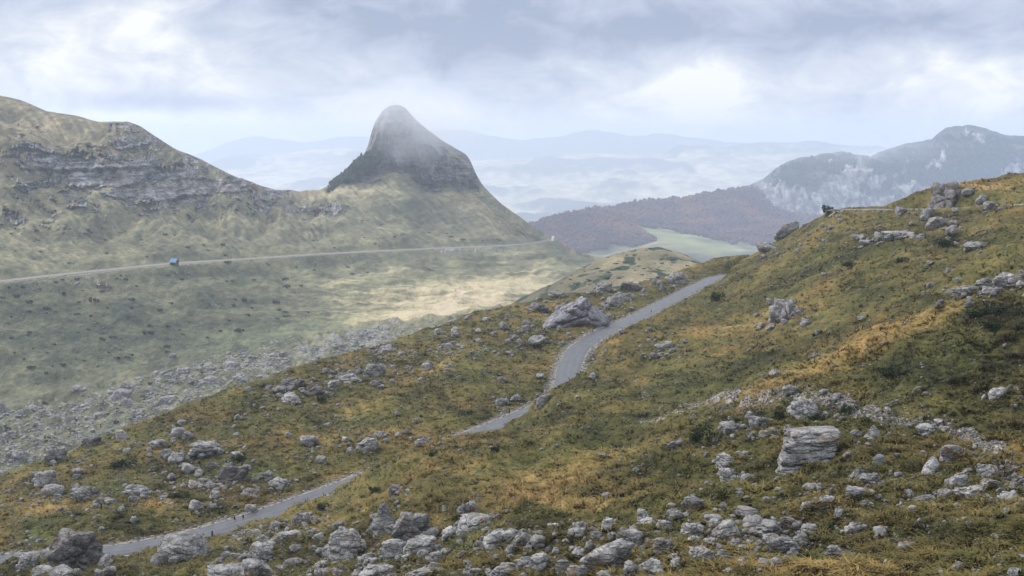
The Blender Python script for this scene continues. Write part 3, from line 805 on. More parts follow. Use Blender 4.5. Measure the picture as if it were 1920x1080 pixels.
c = g.ramp(mixn, [(0.34, (0.055, 0.053, 0.051)), (0.44, (0.19, 0.185, 0.18)), (0.55, (0.35, 0.343, 0.335)), (0.70, (0.52, 0.51, 0.50))])
c = g.mix(g.maprange(ed, 0.0, 0.03, .5, 0), c, (0.035, 0.033, 0.030))
lich = g.m('ADD', g.noise(pp, 1.7, 3, 0.6), g.m('MULTIPLY', n2, 0.2))
c = g.mix(g.maprange(lich, 0.70, 0.78, 0, .75), c, (0.23, 0.125, 0.045))
c = g.mix(g.maprange(g.noise(pp, 0.6, 3, 0.6), 0.55, 0.75, 0, .6), c, (0.10, 0.095, 0.085))
bright = g.m('ADD', 0.78, g.m('MULTIPLY', oi.outputs['Random'], 0.42))
c = g.mix(1.0, c, oi.outputs['Color'], 'MULTIPLY')
hs = g.n('ShaderNodeHueSaturation'); g.put(hs.inputs['Color'], c); g.put(hs.inputs['Value'], bright)
g.put(b.inputs['Base Color'], hs.outputs[0])
h = g.m('ADD', g.m('MULTIPLY', n2, 0.8), g.m('ADD', n1, g.maprange(ed, 0.0, 0.07, -0.5, 0)))
bump(g, b, h, 1.0, 0.16)

m_paint, g, b, pos = material("red_paint")
g.put(b.inputs['Base Color'], g.mix(g.maprange(g.noise(pos, 3.0, 3, .6), .45, .6), (0.42, 0.025, 0.03), (0.25, 0.10, 0.09)))

_ico = {}


def ico(sub):
    if sub not in _ico:
        bm_ = bmesh.new()
        bmesh.ops.create_icosphere(bm_, subdivisions=sub, radius=1.0)
        bm_.verts.ensure_lookup_table()
        v = np.array([x.co for x in bm_.verts]); f = np.array([[q.index for q in p.verts] for p in bm_.faces])
        bm_.free()
        _ico[sub] = (v / np.linalg.norm(v, axis=1)[:, None], f)
    return _ico[sub]


def rock_geo(seed, sub, style='b'):
    """Angular weathered limestone: a softened convex cut of planes, split by joints, bedding or flutes; unit box."""
    rs = np.random.RandomState(seed)
    d, f = ico(sub)
    npl = {'o': 9, 's': 6, 'p': 7}.get(style, rs.randint(9, 15))
    n = rs.normal(size=(npl, 3)); n /= np.linalg.norm(n, axis=1)[:, None]
    h = rs.uniform(.60, 1.0, npl)
    if style in 'sx':
        n = np.array([[1, 0, 0], [-1, .1, 0], [0, 1, .1], [.1, -1, .12], [.05, 0, 1], [0, .1, -1]]) + rs.normal(size=(6, 3)) * .06
        n /= np.linalg.norm(n, axis=1)[:, None]; h = np.array([.9, .9, .7, .75, .72, .8])
    base = np.array([[0, 0, 1.0]]); n = np.vstack([n, base]); h = np.append(h, .85)
    dot = np.maximum(d @ n.T, 1e-2)
    q = 34 if style != 'o' else 8
    r = ((h / dot) ** -q).sum(1) ** (-1.0 / q)
    r = np.minimum(r, 1.25)
    p = d * r[:, None]
    k = {'r': 1.5, 'o': .55, 's': .3, 'd': .6, 'x': .42}.get(style, 1.0)
    disp = fbm3(p * 1.7, 4, seed) * .16 * k + fbm3(p * 6.5, 3, seed + 50) * .06 * k
    # joints
    w = p * np.array([1, 1, 1.5]) + .22 * np.stack([perlin3(p * 2.2, seed + 70 + i) for i in range(3)], 1)
    ns = {'o': 10, 's': 5, 'r': 26}.get(style, 18)
    s = rs.uniform(-1.3, 1.3, (ns, 3)) * np.array([1, 1, 1.5])
    D = np.sqrt(((w[:, None] - s[None]) ** 2).sum(-1)); D.sort(1)
    e = D[:, 1] - D[:, 0]
    disp = disp - np.exp(-(e / .055) ** 2) * (.17 if style != 'o' else .05) - np.exp(-(e / .22) ** 2) * .06
    ax = np.array([rs.uniform(-.5, .5), rs.uniform(-.3, .3), 1.0]) if style != 's' else np.array([.06, .0, 1.0])
    c = p @ ax * {'s': 3.1, 'l': 4.6}.get(style, 2.4) + fbm3(p * 1.3, 3, seed + 90) * .55
    saw = np.abs((c % 1.0) - .5) * 2
    disp = disp - np.exp(-((1 - saw) / .10) ** 2) * {'s': .26, 'l': .15}.get(style, .02)
    if style == 'f':
        an = np.arctan2(p[:, 1], p[:, 0]) + .5 * perlin3(p * 1.4, seed + 95)
        disp = disp - (np.abs(np.sin(an * 3.5)) < .22) * .12 - (1 - np.abs(np.sin(an * 3.5))) ** 2 * .10
    p = p + d * disp[:, None]
    p = p - p.min(0); p = p / p.max(0)
    if style == 'p':
        tz = p[:, 2:3]; p[:, :2] = .5 + (p[:, :2] - .5) * (1.15 - .95 * tz)
    if style == 'd':                                                # broad whaleback outcrop with a peak right of centre
        tz = p[:, 2]; p[:, 0] = .68 + (p[:, 0] - .68) * (1.1 - .85 * tz)
    if style == 's':
        p[:, 0] += .42 * p[:, 2]
        p[:, 1] += .35 * p[:, 2]
    p = p - p.min(0); p = p / p.max(0)
    p[:, :2] -= .5
    return p, f


def slab_geo(seed):
    rs = np.random.RandomState(seed)
    VV, FF, n0, z = [], [], 0, 0.0
    for k in range(5):
        v, f = rock_geo(seed + k, 4, 'x')
        th = rs.uniform(.17, .27)
        v = v * np.array([1.0 + rs.uniform(-.06, .06), .75, th * 1.18])
        v[:, 0] += rs.uniform(-.03, .03); v[:, 2] += z + .05 * (v[:, 0] - .2) * rs.uniform(-1, 1)
        z += th
        VV.append(v); FF.append(f + n0); n0 += len(v)
    p = np.concatenate(VV)
    p[:, 0] += .26 * p[:, 2]; p[:, 1] += .55 * p[:, 2]; p[:, 2] += .05 * p[:, 0]
    p = p - p.min(0); p = p / p.max(0); p[:, :2] -= .5
    return p, np.concatenate(FF)


LIB = {}
for i in range(14):
    LIB['b', i] = mesh_from("rock", *rock_geo(100 + i, 4, 'brbblbobrbpbbf'[i]), [m_rock])


def seat(L, px, py):
    x, y, z, j, c = L.hit(px, py)
    return x[0], y[0], z[0]


TAKEN = []                                                          # x, y, radius of what already lies on the hill


def put_rock(L, px, py, w, h, me, label, group=None, name="rock", flip=False, yaw=0.0, dr=.85, sink=.40):
    x, y, z = seat(L, px, py)
    if not np.isfinite(x):
        return None
    W = w * y / F * .93; Hh = h * y / F * .78; Dp = W * dr
    o = link(name, me, None, label, "rock", group)
    o.location = (x, y + Dp * .42, z - Hh * sink / (1 - sink))
    o.scale = (-W if flip else W, Dp, Hh / (1 - sink))
    o.rotation_euler = (0, 0, yaw)
    TAKEN.append((x, y + Dp * .42, max(W, Dp) * .5))
    return o


MARKS = [(1520, 830, "the layered slab"), (131, 1025, "the big dark boulder by the road"), (335, 1028, "the broad humped boulder"), (1082, 585, "the huge pale outcrop"),
         (1478, 578, "the fluted boulder"), (1790, 355, "the red marked boulder"), (722, 965, "the lichen streaked boulder"), (430, 890, "the mossy dark overhang"),
         (1140, 1045, "the wide block at the bottom edge"), (1512, 762, "the cracked boulder above the slab"), (1860, 540, "the split outcrop on the rib"), (700, 693, "the ribbed grey outcrop"),
         (1615, 885, "the pyramid shaped rock"), (875, 955, "the split standing slab"), (102, 852, "the skyline rock pile"), (652, 1020, "the rounded boulder heap"), (1065, 690, "the road bend"),
         (160, 925, "the tilted strata heap"), (385, 843, "the dark layered mound"), (1787, 855, "the twin boulders by the stony path"), (550, 735, "the shrub on the shelf"), (940, 770, "the short road stretch"), (1240, 560, "the upper end of the road")]
# column, foot row, width, height (photograph pixels), style, label of its own
R = [
    (131, 1066, 112, 84, 'r', "big dark pitted boulder standing at the near edge of the road"),
    (335, 1053, 118, 50, 'o', "broad humped grey boulder beside the lowest stretch of road"),
    (50, 1070, 46, 38, 'r', "knobbly two tiered rock left of the big dark boulder"), (76, 1084, 46, 24, 'o', ""), (112, 1092, 66, 30, 'r', "orange mossed rock at the bottom left under the big dark boulder"),
    (102, 868, 46, 38, 'r', "rugged rock pile on the left skyline of the hillside"), (168, 838, 44, 27, 'r', "dark rock half sunk in the grassy skyline"), (228, 826, 30, 23, 'o', "smooth upright rock just inside the left skyline"),
    (333, 823, 30, 26, 'b', ""), (352, 825, 26, 20, 'o', ""), (295, 842, 34, 22, 'b', ""), (328, 868, 36, 22, 'b', ""), (385, 858, 76, 32, 'l', "dark layered mound of rock on the left shelf"),
    (443, 862, 28, 18, 'b', ""), (350, 889, 32, 24, 'o', "egg shaped rock in front of the dark layered mound"), (432, 908, 70, 42, 'r', "dark overhanging rock with mossy top beside bright grass"),
    (365, 915, 34, 16, 'l', ""), (405, 918, 34, 14, 'b', ""), (78, 915, 48, 38, 'f', "pale fluted rock pair below the left skyline"), (95, 930, 46, 22, 'o', ""),
    (160, 942, 64, 34, 'l', "heap of tilted rock strata on the left shelf"), (255, 930, 62, 20, 'l', ""), (368, 958, 36, 23, 'o', "pale rounded boulder alone on the grass above the road"), (402, 955, 22, 12, 'b', ""),
    (225, 960, 22, 14, 'b', ""), (470, 962, 30, 20, 'b', ""), (465, 932, 36, 20, 'b', ""), (520, 918, 40, 26, 'l', ""), (578, 838, 38, 26, 'r', ""), (602, 868, 24, 18, 'b', ""),
    (565, 986, 46, 32, 'b', ""), (515, 993, 26, 18, 'b', ""), (540, 1016, 56, 20, 'l', "long low ledge of rock between road and boulder heap"), (487, 1056, 68, 42, 'r', ""), (478, 1082, 72, 36, 'b', ""), (420, 1088, 84, 26, 'o', ""),
    (652, 1056, 90, 72, 'r', "largest rounded boulder of the heap left of the lichen streaked rock"), (722, 1002, 90, 74, 'p', "pointed boulder streaked with orange lichen down its left side"), (770, 1018, 84, 70, 'r', "pale lumpy boulder with orange lichen on top"),
    (785, 1044, 70, 42, 'l', "boulder of closely tilted layers with orange top"), (742, 1048, 60, 40, 'b', ""), (745, 926, 42, 20, 'b', "pair shaped rock with a dark gap on the slope above the heap"),
    (875, 972, 44, 40, 'f', "standing slab split into two upright blades"), (892, 997, 84, 32, 'l', ""), (845, 1012, 40, 28, 'b', ""), (868, 1009, 28, 20, 'o', ""), (932, 973, 26, 15, 'b', ""),
    (935, 1032, 68, 42, 'l', "big ribbed block at the left end of the boulder band"), (980, 1027, 48, 38, 'b', ""), (1137, 997, 28, 29, 's', "square upright block on top of the boulder band"), (1040, 997, 30, 17, 'b', ""),
    (1140, 1070, 116, 62, 'l', "wide deeply grooved block at the bottom edge"), (1000, 1074, 70, 40, 'r', ""), (880, 1078, 36, 30, 'p', ""), (815, 1057, 42, 27, 'b', ""), (800, 1090, 94, 24, 'r', ""), (1185, 1027, 64, 42, 'b', ""),
    (1192, 888, 22, 16, 'p', "small pale pointed rock alone on the orange grass"), (1130, 859, 20, 10, 'o', ""), (1140, 935, 28, 14, 'o', ""), (1267, 841, 36, 19, 'b', ""), (795, 838, 38, 18, 'b', ""), (688, 841, 46, 22, 'l', ""), (712, 821, 28, 14, 'b', ""),
    (965, 753, 22, 15, 'b', ""), (942, 761, 32, 17, 'b', ""), (1020, 760, 32, 26, 'b', "grey boulder at the lip where the road drops out of sight"),
    (1082, 613, 142, 66, 'd', "huge smooth pale rock outcrop beside the upper road"), (1010, 586, 44, 24, 'r', ""), (1150, 576, 42, 25, 'o', ""), (1042, 561, 32, 18, 'r', ""), (944, 618, 22, 19, 'b', ""), (985, 623, 22, 17, 'o', ""), (925, 631, 17, 11, 'b', ""),
    (854, 626, 20, 17, 'o', "rounded pale rock on the skyline ridge left of the huge outcrop"), (822, 626, 20, 12, 'b', ""), (910, 603, 14, 10, 'b', ""), (723, 664, 34, 21, 'b', ""), (700, 706, 52, 28, 'f', "ribbed grey outcrop on the middle of the left shelf"), (655, 719, 52, 19, 'l', ""),
    (803, 694, 30, 16, 'b', ""), (941, 717, 20, 13, 'o', ""), (1013, 711, 17, 13, 'o', ""), (1010, 646, 44, 20, 'b', "cluster like rock over a dark shrub left of the road bend"), (835, 656, 36, 15, 'b', ""), (897, 643, 17, 11, 'b', ""),
    (1187, 546, 54, 22, 'r', ""), (1133, 546, 44, 19, 'r', ""), (1172, 563, 26, 17, 'b', ""), (1270, 532, 48, 26, 'r', "grey rock knot beside the far end of the road"), (1241, 546, 13, 20, 'p', "white upright stone on the far edge of the hillside"),
    (1227, 673, 20, 15, 'o', ""), (1247, 656, 42, 19, 'b', ""), (1113, 673, 22, 15, 'b', ""), (1110, 711, 20, 17, 'b', ""), (1167, 626, 19, 11, 'b', ""), (1217, 623, 17, 11, 'b', ""), (744, 781, 11, 16, 'p', "dark upright stone like a stump on the left slope"), (779, 796, 15, 14, 'b', ""), (763, 813, 15, 12, 'b', ""),
    (1478, 601, 72, 50, 'f', "fluted boulder alone on the smooth green slope"), (1428, 616, 17, 14, 'b', "small block below left of the fluted boulder"), (1812, 556, 54, 26, 'r', ""), (1855, 542, 50, 26, 'r', "split rock outcrop crowning the right hand rib"), (1895, 542, 64, 38, 'r', ""), (1862, 552, 34, 18, 'b', ""), (1763, 576, 22, 17, 'b', ""),
    (1450, 706, 30, 19, 'p', ""), (1527, 671, 20, 13, 'b', ""), (1482, 741, 32, 23, 'r', ""), (1512, 787, 70, 46, 'b', "deeply cracked boulder just above the layered slab"), (1877, 746, 42, 24, 'l', "two tilted plates of rock near the right edge"), (1722, 736, 22, 13, 'b', ""),
    (1618, 601, 19, 11, 'b', ""), (1535, 626, 14, 10, 'b', ""), (1833, 466, 46, 14, 'l', ""), (1747, 496, 18, 9, 'b', ""), (1627, 459, 30, 11, 'b', ""), (1690, 449, 74, 18, 'l', "low broken ledge below the upper gravel road"),
    (1790, 385, 92, 56, 'r', "tall rough boulder with a red painted patch by the gravel road"), (1842, 327, 32, 20, 'r', "dark rock on the highest part of the skyline"), (1477, 442, 54, 34, 'r', "shaggy rock outcrop on the skyline left of the bush"), (1440, 472, 48, 22, 'l', ""), (1413, 474, 16, 16, 'p', ""), (1755, 427, 38, 26, 'r', ""), (1787, 426, 28, 18, 'r', ""),
    (1522, 876, 142, 78, 's', "large tilted layered slab with black joints"), (1480, 818, 22, 28, 'b', ""), (1375, 816, 54, 30, 'b', ""), (1430, 806, 58, 32, 'b', ""), (1365, 876, 48, 30, 'l', ""), (1373, 901, 54, 29, 'b', ""), (1410, 906, 42, 20, 'o', ""), (1302, 956, 54, 29, 'r', "knobbly rounded boulder on the grass left of the path of stones"),
    (1642, 826, 44, 34, 'p', "leaning pointed plate right of the layered slab"), (1742, 816, 46, 23, 'b', ""), (1765, 796, 26, 13, 'b', ""), (1787, 863, 48, 36, 'o', "rounded one of the twin boulders by the stony path"), (1755, 887, 48, 42, 'p', "pointed one of the twin boulders by the stony path"),
    (1860, 896, 54, 29, 'b', ""), (1803, 913, 44, 25, 'o', ""), (1862, 917, 46, 23, 'b', ""), (1825, 931, 64, 19, 'l', ""), (1650, 876, 34, 29, 'b', ""), (1592, 859, 22, 14, 'o', ""), (1615, 907, 48, 40, 'p', "pyramid shaped grey rock below the layered slab"), (1635, 907, 48, 21, 'b', ""),
    (1605, 937, 42, 27, 'o', ""), (1525, 921, 40, 17, 'o', ""), (1553, 949, 36, 21, 'b', ""), (1515, 956, 34, 15, 's', ""), (1403, 976, 50, 30, 'o', "smooth hump at the top of the boulder band"), (1363, 1013, 64, 42, 'r', ""), (1435, 1010, 94, 42, 'r', "long jagged bedrock crest in the boulder band"),
    (1470, 1042, 84, 42, 'l', ""), (1605, 1000, 46, 25, 'r', ""), (1655, 1004, 32, 19, 'o', ""), (1775, 939, 34, 27, 'b', ""), (1735, 946, 46, 21, 'b', ""), (1893, 944, 42, 25, 'b', ""), (1913, 957, 24, 20, 'p', ""), (1703, 1037, 38, 23, 'b', ""), (1570, 1050, 48, 29, 'r', ""), (1800, 1072, 38, 23, 'p', ""),
    (1392, 1061, 26, 21, 'p', ""), (1820, 990, 22, 15, 'l', ""), (1723, 986, 20, 17, 'b', ""), (1300, 1010, 50, 34, 'b', ""), (1250, 1000, 44, 28, 'b', ""), (1250, 1040, 54, 36, 'r', ""), (1320, 1060, 60, 40, 'r', ""), (1080, 1010, 40, 22, 'b', ""), (1060, 1075, 44, 30, 'b', ""), (1090, 1000, 34, 24, 'b', ""),
    (1215, 990, 34, 22, 'b', ""), (1340, 985, 40, 22, 'o', ""), (1220, 1080, 60, 34, 'b', ""), (700, 1085, 70, 26, 'b', ""), (610, 1085, 50, 22, 'b', ""), (950, 1090, 80, 30, 'b', ""), (1550, 740, 26, 12, 'b', ""), (1580, 790, 20, 12, 'b', ""), (548, 732, 54, 26, 'r', "big dark rock under the skyline beside a bare shrub"), (520, 738, 34, 16, 'b', ""), (590, 740, 36, 20, 'r', ""), (545, 757, 44, 18, 'b', ""), (625, 725, 26, 16, 'b', ""),
]
rs = np.random.RandomState(11)
seen_lab = {}
WORD = {'b': "grey", 'r': "pitted dark grey", 'o': "smooth pale grey", 's': "squared grey", 'p': "pointed grey", 'f': "fluted grey", 'l': "layered grey", 'd': "smooth pale"}
OWN = ["first", "second", "third", "fourth", "fifth", "sixth", "seventh", "eighth", "ninth", "tenth", "eleventh", "twelfth"]
order = sorted(range(len(R)), key=lambda i: min((R[i][0] - m[0]) ** 2 + (R[i][1] - R[i][3] / 2 - m[1]) ** 2 for m in MARKS))
labs = {}
for i in order:
    px_, py_, w_, h_, st_, lb = R[i]
    if lb:
        labs[i] = lb
        continue
    cy_ = py_ - h_ / 2
    mk = min(MARKS, key=lambda m: (px_ - m[0]) ** 2 + (cy_ - m[1]) ** 2)
    ddx, ddy = px_ - mk[0], cy_ - mk[1]
    rel = ("left of" if ddx < 0 else "right of") if abs(ddx) > abs(ddy) else ("above" if ddy < 0 else "below")
    size = "large" if w_ >= 54 else "middling" if w_ >= 32 else "small"
    key = (size, WORD[st_], rel, mk[2])
    n_ = seen_lab.get(key, 0); seen_lab[key] = n_ + 1
    labs[i] = f"{size} {WORD[st_]} rock, {OWN[n_] + ' ' if n_ else ''}nearest {rel} {mk[2]}" if n_ else f"{size} {WORD[st_]} rock nearest {rel} {mk[2]}"
for i, (px_, py_, w_, h_, st_, lb) in enumerate(R):
    sub = 5 if w_ >= 44 else 4
    if w_ >= 24 or st_ not in 'b':
        me = mesh_from("boulder" if w_ >= 30 else "rock", *(slab_geo(1234) if w_ == 142 and st_ == 's' else rock_geo(300 + i, sub, st_)), [m_rock])
    else:
        me = LIB['b', i % 14]
    o = put_rock(H, px_, py_, w_, h_, me, labs[i], name="boulder" if w_ >= 30 else "rock", flip=False, yaw=0.0)
    if o and st_ == 'r':
        o.color = (.60, .58, .56, 1) if (i == 0 or px_ in (432, 1790)) else (.9, .89, .88, 1)
    if o and w_ == 142 and st_ == 's':
        o.color = (.80, .79, .78, 1)
    if o and st_ == 'd':
        o.color = (.95, .96, 1.05, 1)
    if lb.startswith("tall rough boulder with a red"):
        v, f = rock_geo(300 + i, sub, st_)
        cen = v[f].mean(1)
        s_ = (np.hypot((cen[:, 0] - .24) / .13, (cen[:, 2] - .36) / .10) < 1) & (cen[:, 1] < .1)
        fs = f[s_]; ids = np.unique(fs); mp = np.zeros(len(v), int); mp[ids] = np.arange(len(ids))
        vv = v[ids] + np.array([0.004, -0.012, 0])
        link("painted_mark", mesh_from("painted_mark", vv, mp[fs], [m_paint]), None, "red painted patch", parent=o)
n_placed = len(R)

# valley boulders
for px_, py_, w_, h_, st_, lb in [(221, 752, 48, 24, 's', "dark slab shaped block standing out of the valley rubble"), (322, 672, 18, 11, 'b', "pale block alone on the green valley floor"), (145, 735, 36, 14, 'b', "flat dark rock at the far edge of the valley rubble"),
                                  (310, 757, 34, 18, 'r', "dark rough rock in the valley rubble near the hillside"), (240, 762, 30, 20, 'r', "rough rock just below the dark valley slab"), (30, 865, 40, 24, 'r', "dark rock at the left edge of the valley rubble"), (180, 785, 26, 14, 'b', "squat rock in the valley rubble left of the dark slab"),
                                  (3, 775, 18, 26, 'r', "dark rock cut by the left edge of the picture"), (395, 720, 36, 16, 'r', "grey knot of rock at the right of the valley rubble"), (340, 700, 30, 12, 'l', "ledge of rock in the middle of the valley rubble"), (60, 770, 24, 12, 'b', "small grey rock in the rubble near the left edge"), (430, 690, 40, 14, 'r', "grey rock where the valley rubble meets the green floor")]:
    put_rock(B, px_, py_, w_, h_, mesh_from("boulder", *rock_geo(int(700 + px_), 4, st_), [m_rock]), lb, name="boulder")


def in_poly(x, y, P):
    r = np.zeros(len(x), bool)
    for (xa, ya), (xb, yb) in zip(P, P[1:] + P[:1]):
        cnd = ((ya > y) != (yb > y)) & (x < (xb - xa) * (y - ya) / (yb - ya + 1e-9) + xa)
        r ^= cnd
    return r


def scatter(L, poly, n, smin, smax, power=1.6, clump=None, seed=0):
    rs = np.random.RandomState(seed)
    P = np.array(poly)
    m = n * 8
    x = rs.uniform(P[:, 0].min(), P[:, 0].max(), m); y = rs.uniform(P[:, 1].min(), P[:, 1].max(), m)
    k = in_poly(x, y, list(map(tuple, poly)))
    if clump:
        k &= fbm(x / clump, y / (clump * .45), 3, seed + 1) > rs.uniform(-.25, .35, m)
    x, y = x[k][:n], y[k][:n]
    X_, Y_, Z_, j, c = L.hit(x, y)
    u_ = rs.uniform(0, 1, len(x))
    s = smin * (1 - u_ * (1 - (smin / smax) ** power)) ** (-1 / power)
    ok = np.isfinite(X_)
    return np.stack([X_, Y_, Z_, s, x, y], 1)[ok], j[ok], c[ok]


ZONES = [
    ("band", [(560, 1085), (640, 1010), (830, 985), (960, 985), (1130, 985), (1280, 965), (1480, 985), (1530, 1030), (1400, 1085)], 700, 6, 40, None, "loose grey block in the jumbled boulder band along the bottom", "blocks of the boulder band"),
    ("corner", [(1480, 900), (1920, 860), (1920, 1085), (1420, 1085)], 430, 4, 28, 60, "loose pale rock strewn over grass in the bottom right corner", "rocks strewn in the bottom right corner"),
    ("path", [(1290, 765), (1560, 735), (1700, 740), (1925, 860), (1925, 910), (1800, 870), (1700, 800), (1480, 770), (1300, 800)], 380, 3, 15, None, "small pale stone along the stony path across the right slope", "stones of the path"),
    ("shelf", [(0, 905), (170, 845), (330, 790), (560, 720), (640, 740), (690, 800), (620, 900), (420, 985), (180, 1030), (0, 1040)], 420, 4, 24, 55, "loose grey rock scattered over the grassy shelf left of the road", "rocks scattered on the left shelf"),
    ("rim", [(560, 690), (700, 648), (900, 585), (1060, 550), (1300, 502), (1330, 515), (1200, 580), (1010, 650), (900, 700), (700, 740)], 380, 3.5, 19, 45, "weathered grey rock along the rim above the valley", "rocks along the rim"),
    ("verge", [(440, 1010), (640, 930), (660, 940), (560, 1010), (460, 1060)], 90, 3, 14, None, "pale stone in the rubble just below the road", "stones below the road"),
    ("slope", [(1350, 520), (1480, 430), (1650, 400), (1920, 400), (1920, 760), (1560, 730), (1100, 760), (1100, 720)], 170, 3, 13, 80, "small pale stone half hidden on the smooth upper slope", "stones on the upper slope"),
    ("skyline", [(1390, 480), (1500, 425), (1590, 390), (1700, 400), (1800, 400), (1700, 440), (1450, 500)], 70, 3.5, 15, None, "dark grey rock along the crest under the gravel road", "rocks along the crest"),
    ("middle", [(700, 960), (900, 830), (1100, 800), (1300, 780), (1350, 940), (1000, 975), (800, 985)], 120, 3, 12, 70, "small pale stone in the rough orange grass of the middle slope", "stones in the orange grass"),
    ("corner", [(1300, 810), (1480, 800), (1640, 830), (1760, 890), (1600, 960), (1320, 960)], 160, 4, 20, 50, "loose rock on the grass around the foot of the layered slab", "rocks around the layered slab"),
]
cand = []
for zi, (zn, poly, n, a, b_, cl_, lb, gp) in enumerate(ZONES):
    S, j, c = scatter(H, poly, n, a, b_, 1.7, cl_, 500 + zi)
    keep = H.Dr[j, c] > 3.4
    keep &= (H.Du[j, c] > 3.0)
    for r_ in S[keep]:
        cand.append((*r_, zi))
cand.sort(key=lambda r: -r[3])
TK = np.array(TAKEN)
n_ind = 0
rest = []
for r_ in cand:
    x, y, z, s, px_, py_, zi = r_
    zi = int(zi)
    d = np.hypot(TK[:, 0] - x, TK[:, 1] - y) - TK[:, 2]
    if (d < .25 * s * y / F).any():
        continue
    if n_ind < 292 - n_placed - 14:
        k_ = n_ind
        o = link("rock", LIB['b', k_ % 14], None, ZONES[zi][6], "rock", ZONES[zi][7])
        W = s * y / F
        hh = W * rs.uniform(.35, .65)
        o.location = (x, y + W * .35, z - hh * .5)
        o.scale = (W * rs.choice([-1, 1]), W * rs.uniform(.7, 1.0), hh * 1.5)
        o.rotation_euler = (rs.uniform(-.1, .1), rs.uniform(-.15, .15), rs.uniform(0, 6.28))
        TK = np.vstack([TK, [x, y + W * .35, W * .5]])
        n_ind += 1
    else:
        rest.append(r_)


def merged(variants, P, S, seed, tilt=.2, hmin=.5, hmax=.95, sink=.34):
    """One mesh of many small stones: P positions, S widths in metres."""
    rs = np.random.RandomState(seed)
    VV, FF, n0 = [], [], 0
    wh = rs.randint(0, len(variants), len(P))
    for k, (v, f) in enumerate(variants):
        i = np.where(wh == k)[0]
        if not len(i):
            continue
        a = rs.uniform(0, 6.28, len(i)); ca, sa = np.cos(a), np.sin(a)
        sx = S[i]; sy = sx * rs.uniform(.65, 1, len(i)); sz = sx * rs.uniform(hmin, hmax, len(i))
        tx, ty = rs.uniform(-tilt, tilt, (2, len(i)))
        x = v[None, :, 0] * sx[:, None]; y = v[None, :, 1] * sy[:, None]; z = (v[None, :, 2] - sink) * sz[:, None]
        z = z + tx[:, None] * x + ty[:, None] * y
        q = np.stack([x * ca[:, None] - y * sa[:, None], x * sa[:, None] + y * ca[:, None], z], -1) + P[i][:, None]
        VV.append(q.reshape(-1, 3))
        FF.append((f[None] + (n0 + np.arange(len(i)) * len(v))[:, None, None]).reshape(-1, 3))
        n0 += len(i) * len(v)
    return np.concatenate(VV), np.concatenate(FF)


SV = [rock_geo(900 + i, 2, 'brbl'[i % 4]) for i in range(8)]
SV3 = [rock_geo(930 + i, 3, 'brbl'[i % 4]) for i in range(8)]
TINYV = [rock_geo(960 + i, 1, 'b') for i in range(6)]
sat = []
for px_, py_, w_, h_, st_, lb in R:
    if w_ >= 20 and st_ not in 'sd':
        k_ = min(int(w_ / 2.6) + 3, 16)
        sat.append(np.stack([px_ + rs.normal(0, .7 * w_, k_), py_ - h_ * .15 + rs.normal(0, .42 * h_, k_), np.maximum(w_ * rs.uniform(.1, .5, k_) ** 1.3, 3)], 1))
sat = np.concatenate(sat)
X_, Y_, Z_, j, c = H.hit(sat[:, 0], sat[:, 1])
ok = np.isfinite(X_) & (H.Dr[j, c] > 3.0)
rest = np.array([r_[:4] for r_ in rest] + [(X_[q], Y_[q], Z_[q], sat[q, 2]) for q in np.where(ok)[0]])
Pm = rest[:, :3]; Sm = rest[:, 3] * rest[:, 1] / F
V1, F1 = merged(SV3, Pm, Sm, 21)
# gravel-size stones: many where the soil is stony, fewer elsewhere
rs = np.random.RandomState(31)
vis = (H.W >= H.acc - 1e-9) & (H.t > 1.2) & (H.t < 6.95) & (H.px > -200) & (H.px < 2200)
dpy = np.abs(np.gradient(H.py, axis=0)) * vis
wgt = dpy * (np.clip(H.stony, 0, 1) ** 1.5 + .012 + .05 * ss(fbm(H.X / 9, H.Y / 14, 3, 77), .1, .5)) * (H.Dr > 2.5) * (H.Du > 1.5)
wgt = wgt.ravel() / wgt.sum()
ids = rs.choice(len(wgt), 20000, p=wgt)
Pg = np.stack([H.X.ravel()[ids], H.Y.ravel()[ids], H.Z.ravel()[ids]], 1)
Pg[:, :2] += rs.uniform(-.15, .15, (len(ids), 2))
Sg = rs.uniform(1.2, 4.2, len(ids)) ** 1.0 * Pg[:, 1] / F * (1 + .8 * (rs.uniform(size=len(ids)) > .9))
V2, F2 = merged(TINYV, Pg, Sg, 22, hmin=.5, hmax=.9)
# verge stones
k = rs.randint(0, len(RC) - 1, 2600)
T_ = np.gradient(RC[:, :2], axis=0); T_ /= np.linalg.norm(T_, axis=1)[:, None]
sd_ = rs.choice([-1, 1], len(k)) * (2.2 + rs.exponential(.35, len(k)))
Pv = np.stack([RC[k, 0] + T_[k, 1] * sd_, RC[k, 1] - T_[k, 0] * sd_, RC[k, 2] - .08], 1)
Sv = rs.uniform(.12, .45, len(k))
V3, F3 = merged(TINYV, Pv, Sv, 23, hmin=.5, hmax=.9)
k = rs.randint(0, len(UC) - 1, 500)
T_ = np.gradient(UC[:, :2], axis=0); T_ /= np.linalg.norm(T_, axis=1)[:, None]
sd_ = rs.choice([-1.0, 1.6], len(k)) * rs.uniform(1.5, 2.6, len(k))
Pv = np.stack([UC[k, 0] + T_[k, 1] * sd_, UC[k, 1] - T_[k, 0] * sd_, UC[k, 2] - .25], 1)
V4, F4 = merged(TINYV, Pv, rs.uniform(.25, .9, len(k)), 24, hmin=.5, hmax=.9)
VV, FF, n0, MI = [], [], 0, []
for v, f, mi in ((V1, F1, 0), (V2, F2, 0), (V3, F3, 1), (V4, F4, 1)):
    VV.append(v); FF.append(f + n0); n0 += len(v); MI.append(np.full(len(f), mi))
link("rubble", mesh_from("rubble", np.concatenate(VV), np.concatenate(FF), [m_rock, m_verge], mat_idx=np.concatenate(MI)), 'stuff', "small grey stones strewn through the grass and along the road edges", "rubble")

